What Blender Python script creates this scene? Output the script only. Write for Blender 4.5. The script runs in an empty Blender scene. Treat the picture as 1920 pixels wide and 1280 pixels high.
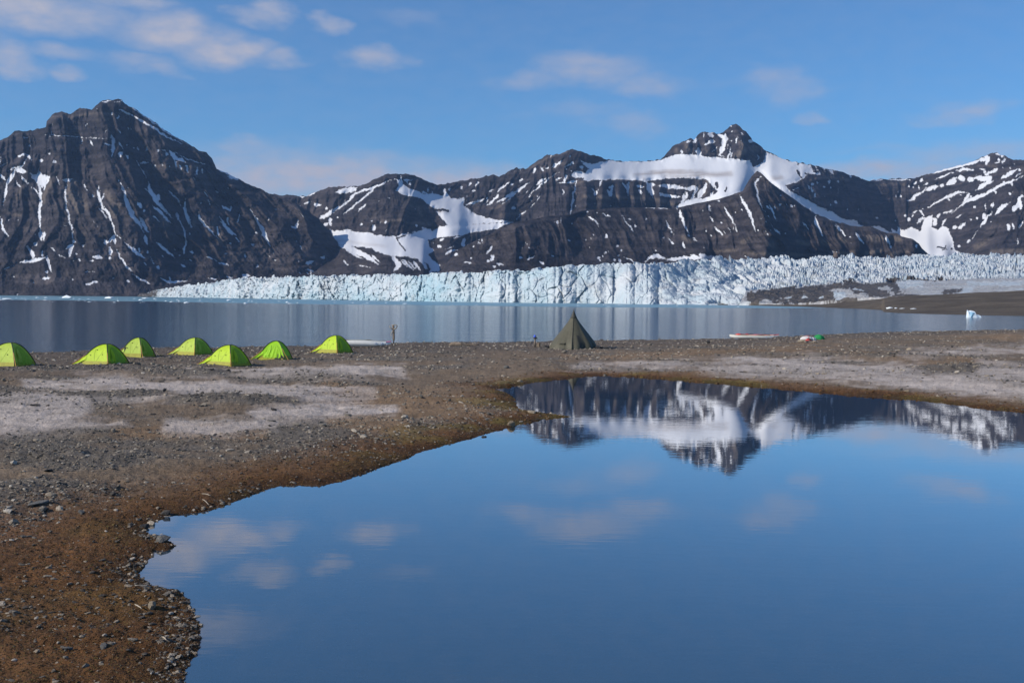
import bpy, bmesh, math, random
import numpy as np
from mathutils import Vector, Matrix, Euler

random.seed(7)
rng = np.random.default_rng(11)
scene = bpy.context.scene
COL = scene.collection

# ------------------------------------------------------------------ camera, sky, sun, exposure
F = 2000.0                                  # focal length in photo pixels (photo 1920 x 1280)
CAMZ = 3.9                                  # eye above the gravel beach (z = 0)
PITCH = math.atan(80.5 / F)
ROLL = math.atan(0.0085)
cam_d = bpy.data.cameras.new('camera')
cam_d.sensor_width = 36.0
cam_d.lens = 36.0 * F / 1920.0
cam_d.clip_start = 0.1
cam_d.clip_end = 60000
cam = bpy.data.objects.new('camera', cam_d)
COL.objects.link(cam)
RM = Matrix.Rotation(math.pi / 2 - PITCH, 3, 'X') @ Matrix.Rotation(ROLL, 3, 'Z')
cam.matrix_world = Matrix.Translation((0, 0, CAMZ)) @ RM.to_4x4()
scene.camera = cam
RN = np.array(RM)

SUN_AZ = math.radians(-112)                  # from the view direction (+Y), negative = left, a little behind
SUN_EL = math.radians(30)
sun_d = bpy.data.lights.new('sun', 'SUN')
sun_d.energy = 5.0
sun_d.angle = math.radians(0.53)
sun_d.color = (1.0, 0.91, 0.78)
sun = bpy.data.objects.new('sun', sun_d)
COL.objects.link(sun)
sdir = Vector((math.sin(SUN_AZ) * math.cos(SUN_EL), math.cos(SUN_AZ) * math.cos(SUN_EL), math.sin(SUN_EL)))
sun.rotation_euler = sdir.to_track_quat('Z', 'Y').to_euler()
sun.location = (-40, 0, 60)

scene.view_settings.view_transform = 'Standard'
scene.view_settings.look = 'None'
scene.view_settings.exposure = 0.0
scene.view_settings.gamma = 1.0
scene.view_settings.use_curve_mapping = False
scene.render.engine = 'CYCLES'
scene.render.resolution_x = 1024
scene.render.resolution_y = 682

# pixel (photo) <-> bearing a = X/Y, rise e = (Z - CAMZ)/Y
def ray(px, py):
    px = np.asarray(px, float); py = np.asarray(py, float)
    x = (px - 960) / F; y = (640 - py) / F
    wx = RN[0, 0] * x + RN[0, 1] * y - RN[0, 2]
    wy = RN[1, 0] * x + RN[1, 1] * y - RN[1, 2]
    wz = RN[2, 0] * x + RN[2, 1] * y - RN[2, 2]
    return wx / wy, wz / wy

def at(px, py, d):
    a, e = ray(px, py)
    return Vector((float(a * d), float(d), float(CAMZ + e * d)))

def on_plane(px, py, z):
    a, e = ray(px, py)
    d = (z - CAMZ) / e
    return a * d, d

def proj(X, Y, Z):
    P = np.stack([np.asarray(X, float), np.asarray(Y, float), np.asarray(Z, float) - CAMZ])
    c = np.tensordot(RN.T, P, 1)
    return 960 - F * c[0] / c[2], 640 + F * c[1] / c[2]

def lerpline(pts, x):
    p = np.array(pts, float)
    return np.interp(x, p[:, 0], p[:, 1])

# ---- world: Nishita sky with thin broken cloud
world = bpy.data.worlds.new('World')
scene.world = world
world.use_nodes = True
wn = world.node_tree
wn.nodes.clear()
def N(nt, t, **kw):
    n = nt.nodes.new(t)
    for k, v in kw.items():
        setattr(n, k, v)
    return n
def L(nt, a, b):
    nt.links.new(a, b)
w_out = N(wn, 'ShaderNodeOutputWorld')
w_bg = N(wn, 'ShaderNodeBackground')
w_bg.inputs['Strength'].default_value = 0.127
sky = N(wn, 'ShaderNodeTexSky')
sky.sky_type = 'NISHITA'
sky.sun_disc = False
sky.sun_elevation = SUN_EL
sky.sun_rotation = SUN_AZ
sky.air_density = 1.0
sky.dust_density = 0.15
sky.ozone_density = 3.2
sky.altitude = 400
w_tint = N(wn, 'ShaderNodeMix', data_type='RGBA', blend_type='MULTIPLY')
w_tint.inputs['Factor'].default_value = 1.0
w_tint.inputs['B'].default_value = (0.37, 0.73, 1.0, 1)
L(wn, sky.outputs[0], w_tint.inputs['A'])
tc = N(wn, 'ShaderNodeTexCoord')
sep = N(wn, 'ShaderNodeSeparateXYZ'); L(wn, tc.outputs['Generated'], sep.inputs[0])
az = N(wn, 'ShaderNodeMath', operation='ARCTAN2'); L(wn, sep.outputs[0], az.inputs[0]); L(wn, sep.outputs[1], az.inputs[1])
el = N(wn, 'ShaderNodeMath', operation='ARCSINE'); L(wn, sep.outputs[2], el.inputs[0])
cmb = N(wn, 'ShaderNodeCombineXYZ'); L(wn, az.outputs[0], cmb.inputs[0]); L(wn, el.outputs[0], cmb.inputs[1])
# wispy warp
sc = N(wn, 'ShaderNodeVectorMath', operation='MULTIPLY'); sc.inputs[1].default_value = (16, 34, 1); L(wn, cmb.outputs[0], sc.inputs[0])
nz = N(wn, 'ShaderNodeTexNoise'); nz.inputs['Scale'].default_value = 1.0; nz.inputs['Detail'].default_value = 4; nz.inputs['Roughness'].default_value = 0.55
L(wn, sc.outputs[0], nz.inputs['Vector'])
wsub = N(wn, 'ShaderNodeVectorMath', operation='SUBTRACT'); wsub.inputs[1].default_value = (0.5, 0.5, 0.5); L(wn, nz.outputs['Color'], wsub.inputs[0])
wmul = N(wn, 'ShaderNodeVectorMath', operation='MULTIPLY'); wmul.inputs[1].default_value = (0.075, 0.03, 0); L(wn, wsub.outputs[0], wmul.inputs[0])
wadd = N(wn, 'ShaderNodeVectorMath', operation='ADD'); L(wn, cmb.outputs[0], wadd.inputs[0]); L(wn, wmul.outputs[0], wadd.inputs[1])
def azel(px, py):
    a, e = ray(px, py)
    v = Vector((float(a), 1.0, float(e))).normalized()
    return math.atan2(v.x, v.y), math.asin(v.z)
CLOUDS = [  # px, py, rx, ry, strength
    (60, 20, 200, 48, .75), (230, 0, 120, 28, .55), (330, 62, 150, 48, .8), (420, 95, 120, 40, .8), (505, 22, 70, 30, .55), (530, 112, 70, 26, .5),
    (608, 42, 44, 24, .5), (30, 108, 80, 34, .6), (20, 132, 50, 20, .55), (118, 100, 70, 22, .45), (125, 143, 55, 18, .5),
    (260, 118, 100, 24, .4), (310, 132, 60, 18, .42), (700, 110, 75, 36, .55), (720, 96, 40, 20, .4), (775, 42, 90, 30, .2),
    (455, 275, 80, 20, .42), (600, 335, 400, 72, .85), (440, 340, 260, 72, .75), (830, 345, 220, 54, .8), (720, 360, 300, 70, .8),
    (1000, 155, 100, 26, .4), (1100, 130, 140, 44, .5), (1210, 160, 120, 30, .45), (1090, 210, 110, 30, .25), (1190, 232, 110, 34, .33), (960, 220, 100, 18, .14),
    (1440, 150, 70, 40, .4), (1480, 180, 70, 32, .34), (1540, 222, 46, 16, .36), (1805, 211, 90, 24, .48), (1370, 158, 60, 24, .14),
    (1660, 326, 230, 36, .6), (1830, 290, 220, 36, .42), (1700, 278, 200, 14, .22), (2050, 270, 200, 40, .45),
    (-160, 60, 180, 60, .6), (-220, 180, 160, 40, .4), (2150, 120, 160, 40, .4), (300, -90, 260, 50, .55), (950, -190, 240, 40, .12)]
acc = None
for (px, py, rx, ry, st) in CLOUDS:
    a0, e0 = azel(px, py)
    sx, sy = F / rx, F / ry
    m = N(wn, 'ShaderNodeVectorMath', operation='MULTIPLY_ADD')
    m.inputs[1].default_value = (sx, sy, 0); m.inputs[2].default_value = (-a0 * sx, -e0 * sy, 0)
    L(wn, wadd.outputs[0], m.inputs[0])
    ln = N(wn, 'ShaderNodeVectorMath', operation='LENGTH'); L(wn, m.outputs[0], ln.inputs[0])
    mr = N(wn, 'ShaderNodeMapRange', interpolation_type='SMOOTHSTEP')
    mr.inputs['From Min'].default_value = 1.15; mr.inputs['From Max'].default_value = 0.1
    mr.inputs['To Min'].default_value = 0; mr.inputs['To Max'].default_value = min(1.0, st * 1.25)
    L(wn, ln.outputs['Value'], mr.inputs['Value'])
    if acc is None:
        acc = mr.outputs[0]
    else:
        mx = N(wn, 'ShaderNodeMath', operation='SMOOTH_MAX'); mx.inputs[2].default_value = 0.15
        L(wn, acc, mx.inputs[0]); L(wn, mr.outputs[0], mx.inputs[1]); acc = mx.outputs[0]
# the same kind of broken cloud round the rest of the sky
sc2 = N(wn, 'ShaderNodeVectorMath', operation='MULTIPLY'); sc2.inputs[1].default_value = (5, 13, 1); L(wn, cmb.outputs[0], sc2.inputs[0])
nz2 = N(wn, 'ShaderNodeTexNoise'); nz2.inputs['Scale'].default_value = 1.0; nz2.inputs['Detail'].default_value = 5; L(wn, sc2.outputs[0], nz2.inputs['Vector'])
mr2 = N(wn, 'ShaderNodeMapRange', interpolation_type='SMOOTHSTEP'); mr2.inputs['From Min'].default_value = 0.52; mr2.inputs['From Max'].default_value = 0.75; mr2.inputs['To Max'].default_value = 0.6
L(wn, nz2.outputs['Fac'], mr2.inputs['Value'])
aab = N(wn, 'ShaderNodeMath', operation='ABSOLUTE'); L(wn, az.outputs[0], aab.inputs[0])
mro = N(wn, 'ShaderNodeMapRange', interpolation_type='SMOOTHSTEP'); mro.inputs['From Min'].default_value = 0.5; mro.inputs['From Max'].default_value = 0.75; L(wn, aab.outputs[0], mro.inputs['Value'])
mo = N(wn, 'ShaderNodeMath', operation='MULTIPLY'); L(wn, mr2.outputs[0], mo.inputs[0]); L(wn, mro.outputs[0], mo.inputs[1])
mx = N(wn, 'ShaderNodeMath', operation='MAXIMUM'); L(wn, acc, mx.inputs[0]); L(wn, mo.outputs[0], mx.inputs[1]); acc = mx.outputs[0]
# inner texture of the cloud
nz3 = N(wn, 'ShaderNodeTexNoise'); nz3.inputs['Scale'].default_value = 2.6; nz3.inputs['Detail'].default_value = 5; L(wn, sc.outputs[0], nz3.inputs['Vector'])
mr3 = N(wn, 'ShaderNodeMapRange'); mr3.inputs['From Min'].default_value = 0.25; mr3.inputs['From Max'].default_value = 0.75; mr3.inputs['To Min'].default_value = 0.6; mr3.inputs['To Max'].default_value = 1.25
L(wn, nz3.outputs['Fac'], mr3.inputs['Value'])
cm = N(wn, 'ShaderNodeMath', operation='MULTIPLY', use_clamp=True); L(wn, acc, cm.inputs[0]); L(wn, mr3.outputs[0], cm.inputs[1])
cloudmix = N(wn, 'ShaderNodeMix', data_type='RGBA')
cloudmix.inputs['B'].default_value = (3.6, 3.7, 4.5, 1)
L(wn, w_tint.outputs['Result'], cloudmix.inputs['A']); L(wn, cm.outputs[0], cloudmix.inputs['Factor'])
L(wn, cloudmix.outputs['Result'], w_bg.inputs['Color'])
L(wn, w_bg.outputs[0], w_out.inputs['Surface'])

# ------------------------------------------------------------------ numpy noise
def _h(ix, iy, seed):
    n = (ix.astype(np.int64) * 374761393 + iy.astype(np.int64) * 668265263 + seed * 1442695041) & 0x7fffffff
    n = ((n ^ (n >> 13)) * 1274126177) & 0x7fffffff
    n = (n ^ (n >> 16)) & 0x7fffffff
    return (n % 65521) / 65521.0

def vn(x, y, seed=0):
    x, y = np.broadcast_arrays(np.asarray(x, float), np.asarray(y, float))
    ix = np.floor(x); iy = np.floor(y); fx = x - ix; fy = y - iy
    ux = fx * fx * fx * (fx * (fx * 6 - 15) + 10); uy = fy * fy * fy * (fy * (fy * 6 - 15) + 10)
    a = _h(ix, iy, seed); b = _h(ix + 1, iy, seed); c = _h(ix, iy + 1, seed); d = _h(ix + 1, iy + 1, seed)
    return (a * (1 - ux) + b * ux) * (1 - uy) + (c * (1 - ux) + d * ux) * uy

def fbm(x, y, oct=4, seed=0, gain=0.5):
    s = 0; amp = 1; tot = 0
    for o in range(oct):
        s = s + amp * (vn(np.asarray(x) * 2.03 ** o + 13.7 * o, np.asarray(y) * 2.03 ** o - 7.1 * o, seed + o) - 0.5)
        tot += amp; amp *= gain
    return 2 * s / tot          # about -1..1

def ridged(x, y, oct=3, seed=0, gain=0.5):
    s = 0; amp = 1; tot = 0
    for o in range(oct):
        s = s + amp * (1 - np.abs(2 * vn(np.asarray(x) * 2.1 ** o + 5.3 * o, np.asarray(y) * 2.1 ** o + 9.1 * o, seed + o) - 1))
        tot += amp; amp *= gain
    return s / tot              # 0..1, 1 on crests

def worley(x, y, seed=0):
    ix = np.floor(x); iy = np.floor(y)
    f1 = np.full(np.shape(x), 9.0); f2 = f1.copy(); idv = np.zeros(np.shape(x))
    for dx in (-1, 0, 1):
        for dy in (-1, 0, 1):
            cx = ix + dx; cy = iy + dy
            d = np.hypot(cx + _h(cx, cy, seed) - x, cy + _h(cx, cy, seed + 5) - y)
            near = d < f1
            f2 = np.where(near, f1, np.minimum(f2, d))
            idv = np.where(near, _h(cx, cy, seed + 9), idv)
            f1 = np.where(near, d, f1)
    return f1, f2, idv

def sstep(a, b, x):
    t = np.clip((np.asarray(x, float) - a) / (b - a), 0, 1)
    return t * t * (3 - 2 * t)

# ---- stroke and polygon fields: strings "x,y x,y|w0,w1; ..." in an enlarged crop of the photo
def parse(txt, ox, oy, s):
    out = []
    for item in txt.replace('\n', ' ').split(';'):
        item = item.strip()
        if not item:
            continue
        p, w = item.split('|')
        pts = [tuple(float(v) for v in q.split(',')) for q in p.split()]
        ws = [float(v) for v in w.split(',')]
        pts = [(ox + x / s, oy + y / s) for x, y in pts]
        out.append((pts, ws))
    return out

def stroke_field(x, y, strokes, base=-6.0, reach=6.0, taper=False):
    f = np.full(x.shape, base)
    for pts, ws in strokes:
        n = len(pts)
        wv = np.interp(np.linspace(0, 1, n), np.linspace(0, 1, len(ws)), ws)
        if taper and n > 1:
            # split into short pieces whose width wanders and runs out to a point at both ends
            pp = np.array(pts, float); seg = np.hypot(*np.diff(pp, axis=0).T); cum = np.concatenate([[0], np.cumsum(seg)])
            m = max(3, int(cum[-1] / 2.5)); t = np.linspace(0, cum[-1], m + 1)
            qx = np.interp(t, cum, pp[:, 0]); qy = np.interp(t, cum, pp[:, 1]); wv = np.interp(t, cum, wv)
            k = pp[0, 0] * 3.1 + pp[0, 1] * 1.7
            wv = 1.08 * wv * (1 + 0.35 * fbm(t / 8.0 + k, t * 0 + k, 2, 77)) * (0.35 + 0.65 * np.minimum(sstep(0, 0.22, t / cum[-1]), sstep(1, 0.7, t / cum[-1])))
            qx = qx + 1.3 * fbm(t / 6.0 + k, t * 0, 2, 78); qy = qy + 0.8 * fbm(t / 6.0, t * 0 + k, 2, 79)
            pts = list(zip(qx, qy)); n = m + 1
        if n == 1:
            pts = [pts[0], (pts[0][0] + 0.5, pts[0][1] + 0.5)]; wv = np.array([wv[0], wv[0]]); n = 2
        for i in range(n - 1):
            (x0, y0), (x1, y1) = pts[i], pts[i + 1]
            m = max(wv[i], wv[i + 1]) / 2 + reach
            sel = (x > min(x0, x1) - m) & (x < max(x0, x1) + m) & (y > min(y0, y1) - m) & (y < max(y0, y1) + m)
            if not sel.any():
                continue
            xs = x[sel]; ys = y[sel]
            dx, dy = x1 - x0, y1 - y0
            l2 = dx * dx + dy * dy + 1e-9
            t = np.clip(((xs - x0) * dx + (ys - y0) * dy) / l2, 0, 1)
            dist = np.hypot(xs - x0 - t * dx, ys - y0 - t * dy)
            w = wv[i] + (wv[i + 1] - wv[i]) * t
            f[sel] = np.maximum(f[sel], w / 2 - dist)
    return f

def poly_sdf(x, y, poly):
    """positive inside"""
    p = np.array(poly, float)
    d = np.full(np.shape(x), 1e9); ins = np.zeros(np.shape(x), bool)
    n = len(p)
    for i in range(n):
        x0, y0 = p[i]; x1, y1 = p[(i + 1) % n]
        dx, dy = x1 - x0, y1 - y0
        t = np.clip(((x - x0) * dx + (y - y0) * dy) / (dx * dx + dy * dy + 1e-9), 0, 1)
        d = np.minimum(d, (x - x0 - t * dx) ** 2 + (y - y0 - t * dy) ** 2)
        c = (y0 > y) != (y1 > y)
        with np.errstate(divide='ignore', invalid='ignore'):
            xi = x0 + (y - y0) * dx / (dy if dy != 0 else 1e-9)
        ins ^= c & (x < xi)
    d = np.sqrt(d)
    return np.where(ins, d, -d)

def blur(a, r):
    k = np.exp(-0.5 * (np.arange(-3 * r, 3 * r + 1) / r) ** 2); k /= k.sum()
    m = 3 * r
    b = np.pad(a, ((m, m), (0, 0)), 'edge')
    b = sum(k[i] * b[i:i + a.shape[0]] for i in range(len(k)))
    b = np.pad(b, ((0, 0), (m, m)), 'edge')
    return sum(k[i] * b[:, i:i + a.shape[1]] for i in range(len(k)))

# ------------------------------------------------------------------ object helpers
def grid_mesh(name, P):
    """P: rows x cols x 3"""
    r, c = P.shape[:2]
    me = bpy.data.meshes.new(name)
    idx = np.arange(r * c).reshape(r, c)
    q = np.stack([idx[:-1, :-1], idx[1:, :-1], idx[1:, 1:], idx[:-1, 1:]], -1).reshape(-1, 4)
    me.vertices.add(r * c); me.vertices.foreach_set('co', P.reshape(-1).astype(np.float32))
    me.loops.add(q.size); me.loops.foreach_set('vertex_index', q.reshape(-1).astype(np.int32))
    me.polygons.add(len(q)); me.polygons.foreach_set('loop_start', (np.arange(len(q)) * 4).astype(np.int32))
    me.polygons.foreach_set('loop_total', np.full(len(q), 4, np.int32))
    me.update(calc_edges=True)
    return me

def set_attr(me, name, arr):
    at_ = me.attributes.new(name, 'FLOAT', 'POINT')
    at_.data.foreach_set('value', np.ascontiguousarray(arr, np.float32).reshape(-1))

def set_col(me, name, arr):
    at_ = me.attributes.new(name, 'FLOAT_COLOR', 'POINT')
    a = np.ones((arr.reshape(-1, 3).shape[0], 4), np.float32); a[:, :3] = arr.reshape(-1, 3)
    at_.data.foreach_set('color', a.reshape(-1))

def smooth(me, on=True):
    me.polygons.foreach_set('use_smooth', np.full(len(me.polygons), on))

def link(name, me, mat=None, parent=None, smooth_=False):
    o = bpy.data.objects.new(name, me)
    COL.objects.link(o)
    if mat is not None and me is not None and not me.materials:
        me.materials.append(mat)
    if parent is not None:
        o.parent = parent
    if smooth_:
        smooth(me)
    return o

def empty(name, loc, rz=0.0):
    o = bpy.data.objects.new(name, None)
    o.empty_display_size = 0.3
    COL.objects.link(o)
    o.location = loc; o.rotation_euler = (0, 0, rz)
    return o

def tag(o, label=None, cat=None, group=None, kind=None):
    if label: o['label'] = label
    if cat: o['category'] = cat
    if group: o['group'] = group
    if kind: o['kind'] = kind
    return o

class MB:
    def __init__(s):
        s.v = []; s.f = []
    def add(s, v, f):
        b = len(s.v); s.v += [tuple(q) for q in v]; s.f += [tuple(b + i for i in q) for q in f]; return s
    def tube(s, pts, r, n=6, cap=True):
        pts = [Vector(p) for p in pts]
        rs = list(np.interp(np.linspace(0, 1, len(pts)), np.linspace(0, 1, len(r)), r)) if isinstance(r, (list, tuple)) else [r] * len(pts)
        rings = []
        for i, p in enumerate(pts):
            t = (pts[min(i + 1, len(pts) - 1)] - pts[max(i - 1, 0)]).normalized()
            u = t.cross(Vector((0, 0, 1)))
            if u.length < 1e-3: u = t.cross(Vector((1, 0, 0)))
            u.normalize(); w = u.cross(t)
            rings.append([p + (u * math.cos(2 * math.pi * k / n) + w * math.sin(2 * math.pi * k / n)) * rs[i] for k in range(n)])
        return s.loft(rings, True, cap)
    def loft(s, rings, closed=True, cap=True):
        n = len(rings[0]); v = [p for rg in rings for p in rg]; f = []
        for i in range(len(rings) - 1):
            for k in range(n if closed else n - 1):
                a = i * n + k; b = i * n + (k + 1) % n
                f.append((a, b, b + n, a + n))
        if cap and closed:
            f.append(tuple(reversed(range(n)))); f.append(tuple((len(rings) - 1) * n + k for k in range(n)))
        return s.add(v, f)
    def box(s, c, h, rz=0.0, bev=0.0):
        R = Matrix.Rotation(rz, 3, 'Z'); c = Vector(c)
        b = bev
        rings = []
        for z, i in ((-h[2], b), (-h[2] + b, 0), (h[2] - b, 0), (h[2], b)):
            rings.append([c + R @ Vector((x * (h[0] - i), y * (h[1] - i), z)) for x, y in ((-1, -1), (1, -1), (1, 1), (-1, 1))])
        return s.loft(rings)
    def build(s, name, mat=None, parent=None, sm=False):
        me = bpy.data.meshes.new(name); me.from_pydata(s.v, [], s.f)
        bm = bmesh.new(); bm.from_mesh(me); bmesh.ops.recalc_face_normals(bm, faces=bm.faces); bm.to_mesh(me); bm.free()
        return link(name, me, mat, parent, sm)

# ------------------------------------------------------------------ materials
def newmat(name):
    m = bpy.data.materials.new(name); m.use_nodes = True
    nt = m.node_tree
    return m, nt, nt.nodes['Principled BSDF']

def tex_noise(nt, scale, detail=4, rough=0.5, vec=None):
    n = N(nt, 'ShaderNodeTexNoise'); n.inputs['Scale'].default_value = scale; n.inputs['Detail'].default_value = detail; n.inputs['Roughness'].default_value = rough
    if vec is not None: L(nt, vec, n.inputs['Vector'])
    return n

def ramp(nt, fac, stops):
    r = N(nt, 'ShaderNodeValToRGB')
    e = r.color_ramp.elements
    while len(e) < len(stops): e.new(0.5)
    for i, (p, c) in enumerate(stops):
        e[i].position = p; e[i].color = (*c, 1) if len(c) == 3 else c
    L(nt, fac, r.inputs['Fac'])
    return r

def mixc(nt, fac, a, b, mode='MIX'):
    m = N(nt, 'ShaderNodeMix', data_type='RGBA', blend_type=mode)
    for s, v in (('Factor', fac), ('A', a), ('B', b)):
        if isinstance(v, (int, float)): m.inputs[s].default_value = v
        elif isinstance(v, tuple): m.inputs[s].default_value = (*v, 1)
        else: L(nt, v, m.inputs[s])
    return m.outputs['Result']

def mapr(nt, v, a, b, c=0.0, d=1.0, smooth_=False):
    m = N(nt, 'ShaderNodeMapRange')
    if smooth_: m.interpolation_type = 'SMOOTHSTEP'
    m.inputs['From Min'].default_value = a; m.inputs['From Max'].default_value = b; m.inputs['To Min'].default_value = c; m.inputs['To Max'].default_value = d
    L(nt, v, m.inputs['Value']); return m.outputs[0]

def math_(nt, op, a, b):
    m = N(nt, 'ShaderNodeMath', operation=op)
    for i, v in enumerate((a, b)):
        if isinstance(v, (int, float)): m.inputs[i].default_value = v
        else: L(nt, v, m.inputs[i])
    return m.outputs[0]

def attr(nt, name, typ='GEOMETRY'):
    a = N(nt, 'ShaderNodeAttribute'); a.attribute_name = name; a.attribute_type = typ; return a

def bump(nt, h, strength, dist, bsdf):
    b = N(nt, 'ShaderNodeBump'); b.inputs['Strength'].default_value = strength; b.inputs['Distance'].default_value = dist
    L(nt, h, b.inputs['Height']); L(nt, b.outputs[0], bsdf.inputs['Normal']); return b

def position(nt):
    return N(nt, 'ShaderNodeNewGeometry').outputs['Position']

def simple(name, col, rough=0.6, var=0.25, scale=8.0, bumpd=0.0, metallic=0.0, spec=None):
    m, nt, b = newmat(name)
    tcn = N(nt, 'ShaderNodeTexCoord')
    n = tex_noise(nt, scale, 4, 0.6, tcn.outputs['Object'])
    k = mapr(nt, n.outputs['Fac'], 0.3, 0.7, 1 - var, 1 + var)
    v = N(nt, 'ShaderNodeVectorMath', operation='SCALE'); v.inputs[0].default_value = col; L(nt, k, v.inputs['Scale'])
    L(nt, v.outputs[0], b.inputs['Base Color'])
    b.inputs['Roughness'].default_value = rough; b.inputs['Metallic'].default_value = metallic
    if spec is not None: b.inputs['Specular IOR Level'].default_value = spec
    if bumpd: bump(nt, n.outputs['Fac'], 0.6, bumpd, b)
    return m

def mountain_material():
    m, nt, b = newmat('mountain_rock_and_snow')
    P = position(nt)
    sp = N(nt, 'ShaderNodeSeparateXYZ'); L(nt, P, sp.inputs[0])
    n1 = tex_noise(nt, 0.004, 6, 0.62, P)
    n2 = tex_noise(nt, 0.03, 5, 0.65, P)
    c = ramp(nt, n1.outputs['Fac'], [(0.3, (0.024, 0.022, 0.026)), (0.5, (0.038, 0.033, 0.036)), (0.72, (0.064, 0.054, 0.053))]).outputs[0]
    # strata: thin beds following height, disturbed by noise
    zz = math_(nt, 'MULTIPLY_ADD', n1.outputs['Fac'], 90.0)
    zz.node.inputs[2].default_value = 0; L(nt, sp.outputs[2], zz.node.inputs[2])
    cz = N(nt, 'ShaderNodeCombineXYZ'); L(nt, zz, cz.inputs[2])
    xs = math_(nt, 'MULTIPLY', sp.outputs[0], 0.06); L(nt, xs, cz.inputs[0])
    ns = tex_noise(nt, 0.035, 3, 0.7, cz.outputs[0])
    band = mapr(nt, ns.outputs['Fac'], 0.42, 0.6, 0.66, 1.4)
    fine = mapr(nt, n2.outputs['Fac'], 0.3, 0.7, 0.6, 1.4)
    tone = math_(nt, 'MULTIPLY', band, fine)
    v = N(nt, 'ShaderNodeVectorMath', operation='SCALE'); L(nt, c, v.inputs[0]); L(nt, tone, v.inputs['Scale'])
    tanv = attr(nt, 'tan').outputs['Fac']
    tanm = math_(nt, 'MULTIPLY', tanv, mapr(nt, n2.outputs['Fac'], 0.3, 0.6, 0.35, 1.0))
    rock = mixc(nt, tanm, v.outputs[0], (0.13, 0.107, 0.092))
    snowf = attr(nt, 'snow').outputs['Fac']
    n3 = tex_noise(nt, 0.09, 4, 0.65, P)
    edge = math_(nt, 'ADD', snowf, mapr(nt, n3.outputs['Fac'], 0.2, 0.8, -0.16, 0.16))
    sm = mapr(nt, edge, 0.475, 0.535)
    dirt = attr(nt, 'dirt').outputs['Fac']
    dm = math_(nt, 'MULTIPLY', dirt, mapr(nt, ns.outputs['Fac'], 0.35, 0.65, 0.4, 1.0))
    snowc = mixc(nt, dm, (0.62, 0.64, 0.69), (0.32, 0.285, 0.275))
    col = mixc(nt, sm, rock, snowc)
    L(nt, col, b.inputs['Base Color'])
    b.inputs['Roughness'].default_value = 0.9; b.inputs['Specular IOR Level'].default_value = 0.1
    hb = math_(nt, 'MULTIPLY', n2.outputs['Fac'], mapr(nt, sm, 0, 1, 1.0, 0.12))
    bump(nt, hb, 0.9, 14.0, b)
    return m
M_MOUNT = mountain_material()

def ice_material(name, blue=0.35):
    m, nt, b = newmat(name)
    P = position(nt)
    n1 = tex_noise(nt, 0.02, 5, 0.6, P)
    n2 = tex_noise(nt, 0.16, 5, 0.65, P)
    cb = attr(nt, 'blue').outputs['Fac']
    base = ramp(nt, n1.outputs['Fac'], [(0.35, (0.38, 0.46, 0.52)), (0.6, (0.54, 0.575, 0.61))]).outputs[0]
    c1 = mixc(nt, cb, base, (0.30, 0.46, 0.54))
    dirt = attr(nt, 'dirt').outputs['Fac']
    nd = tex_noise(nt, 0.05, 6, 0.7, P)
    dm = mapr(nt, math_(nt, 'ADD', dirt, mapr(nt, nd.outputs['Fac'], 0.25, 0.75, -0.35, 0.35)), 0.35, 0.65)
    gry = attr(nt, 'grey').outputs['Fac']
    ng = tex_noise(nt, 0.22, 5, 0.7, P)
    sp_ = tex_noise(nt, 0.03, 7, 0.8, P)
    c1 = mixc(nt, mapr(nt, sp_.outputs['Fac'], 0.52, 0.70, 0.0, 0.6), c1, (0.30, 0.29, 0.29))
    c2 = mixc(nt, gry, c1, mixc(nt, mapr(nt, ng.outputs['Fac'], .38, .6), (0.44, 0.43, 0.43), (0.20, 0.185, 0.18)))
    c3 = mixc(nt, dm, c2, mixc(nt, mapr(nt, ng.outputs['Fac'], .35, .65), (0.045, 0.042, 0.042), (0.12, 0.105, 0.095)))
    L(nt, c3, b.inputs['Base Color'])
    b.inputs['Roughness'].default_value = 0.65; b.inputs['Specular IOR Level'].default_value = 0.2
    bump(nt, n2.outputs['Fac'], 1.0, 2.6, b)
    return m
M_ICE = ice_material('glacier_ice')

# ------------------------------------------------------------------ traced lines of the mountains (crop coordinates)
C1 = (0, 160, 4.0); C2 = (400, 250, 4.0); C3 = (840, 220, 4.0); C4 = (1220, 220, 4.0); C5 = (1560, 260, 16 / 3.0); C6 = (0, 380, 4.0)
def pl(txt, c=(0, 0, 1.0)):
    return [(c[0] + float(a.split(',')[0]) / c[2], c[1] + float(a.split(',')[1]) / c[2]) for a in txt.split()]

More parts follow.
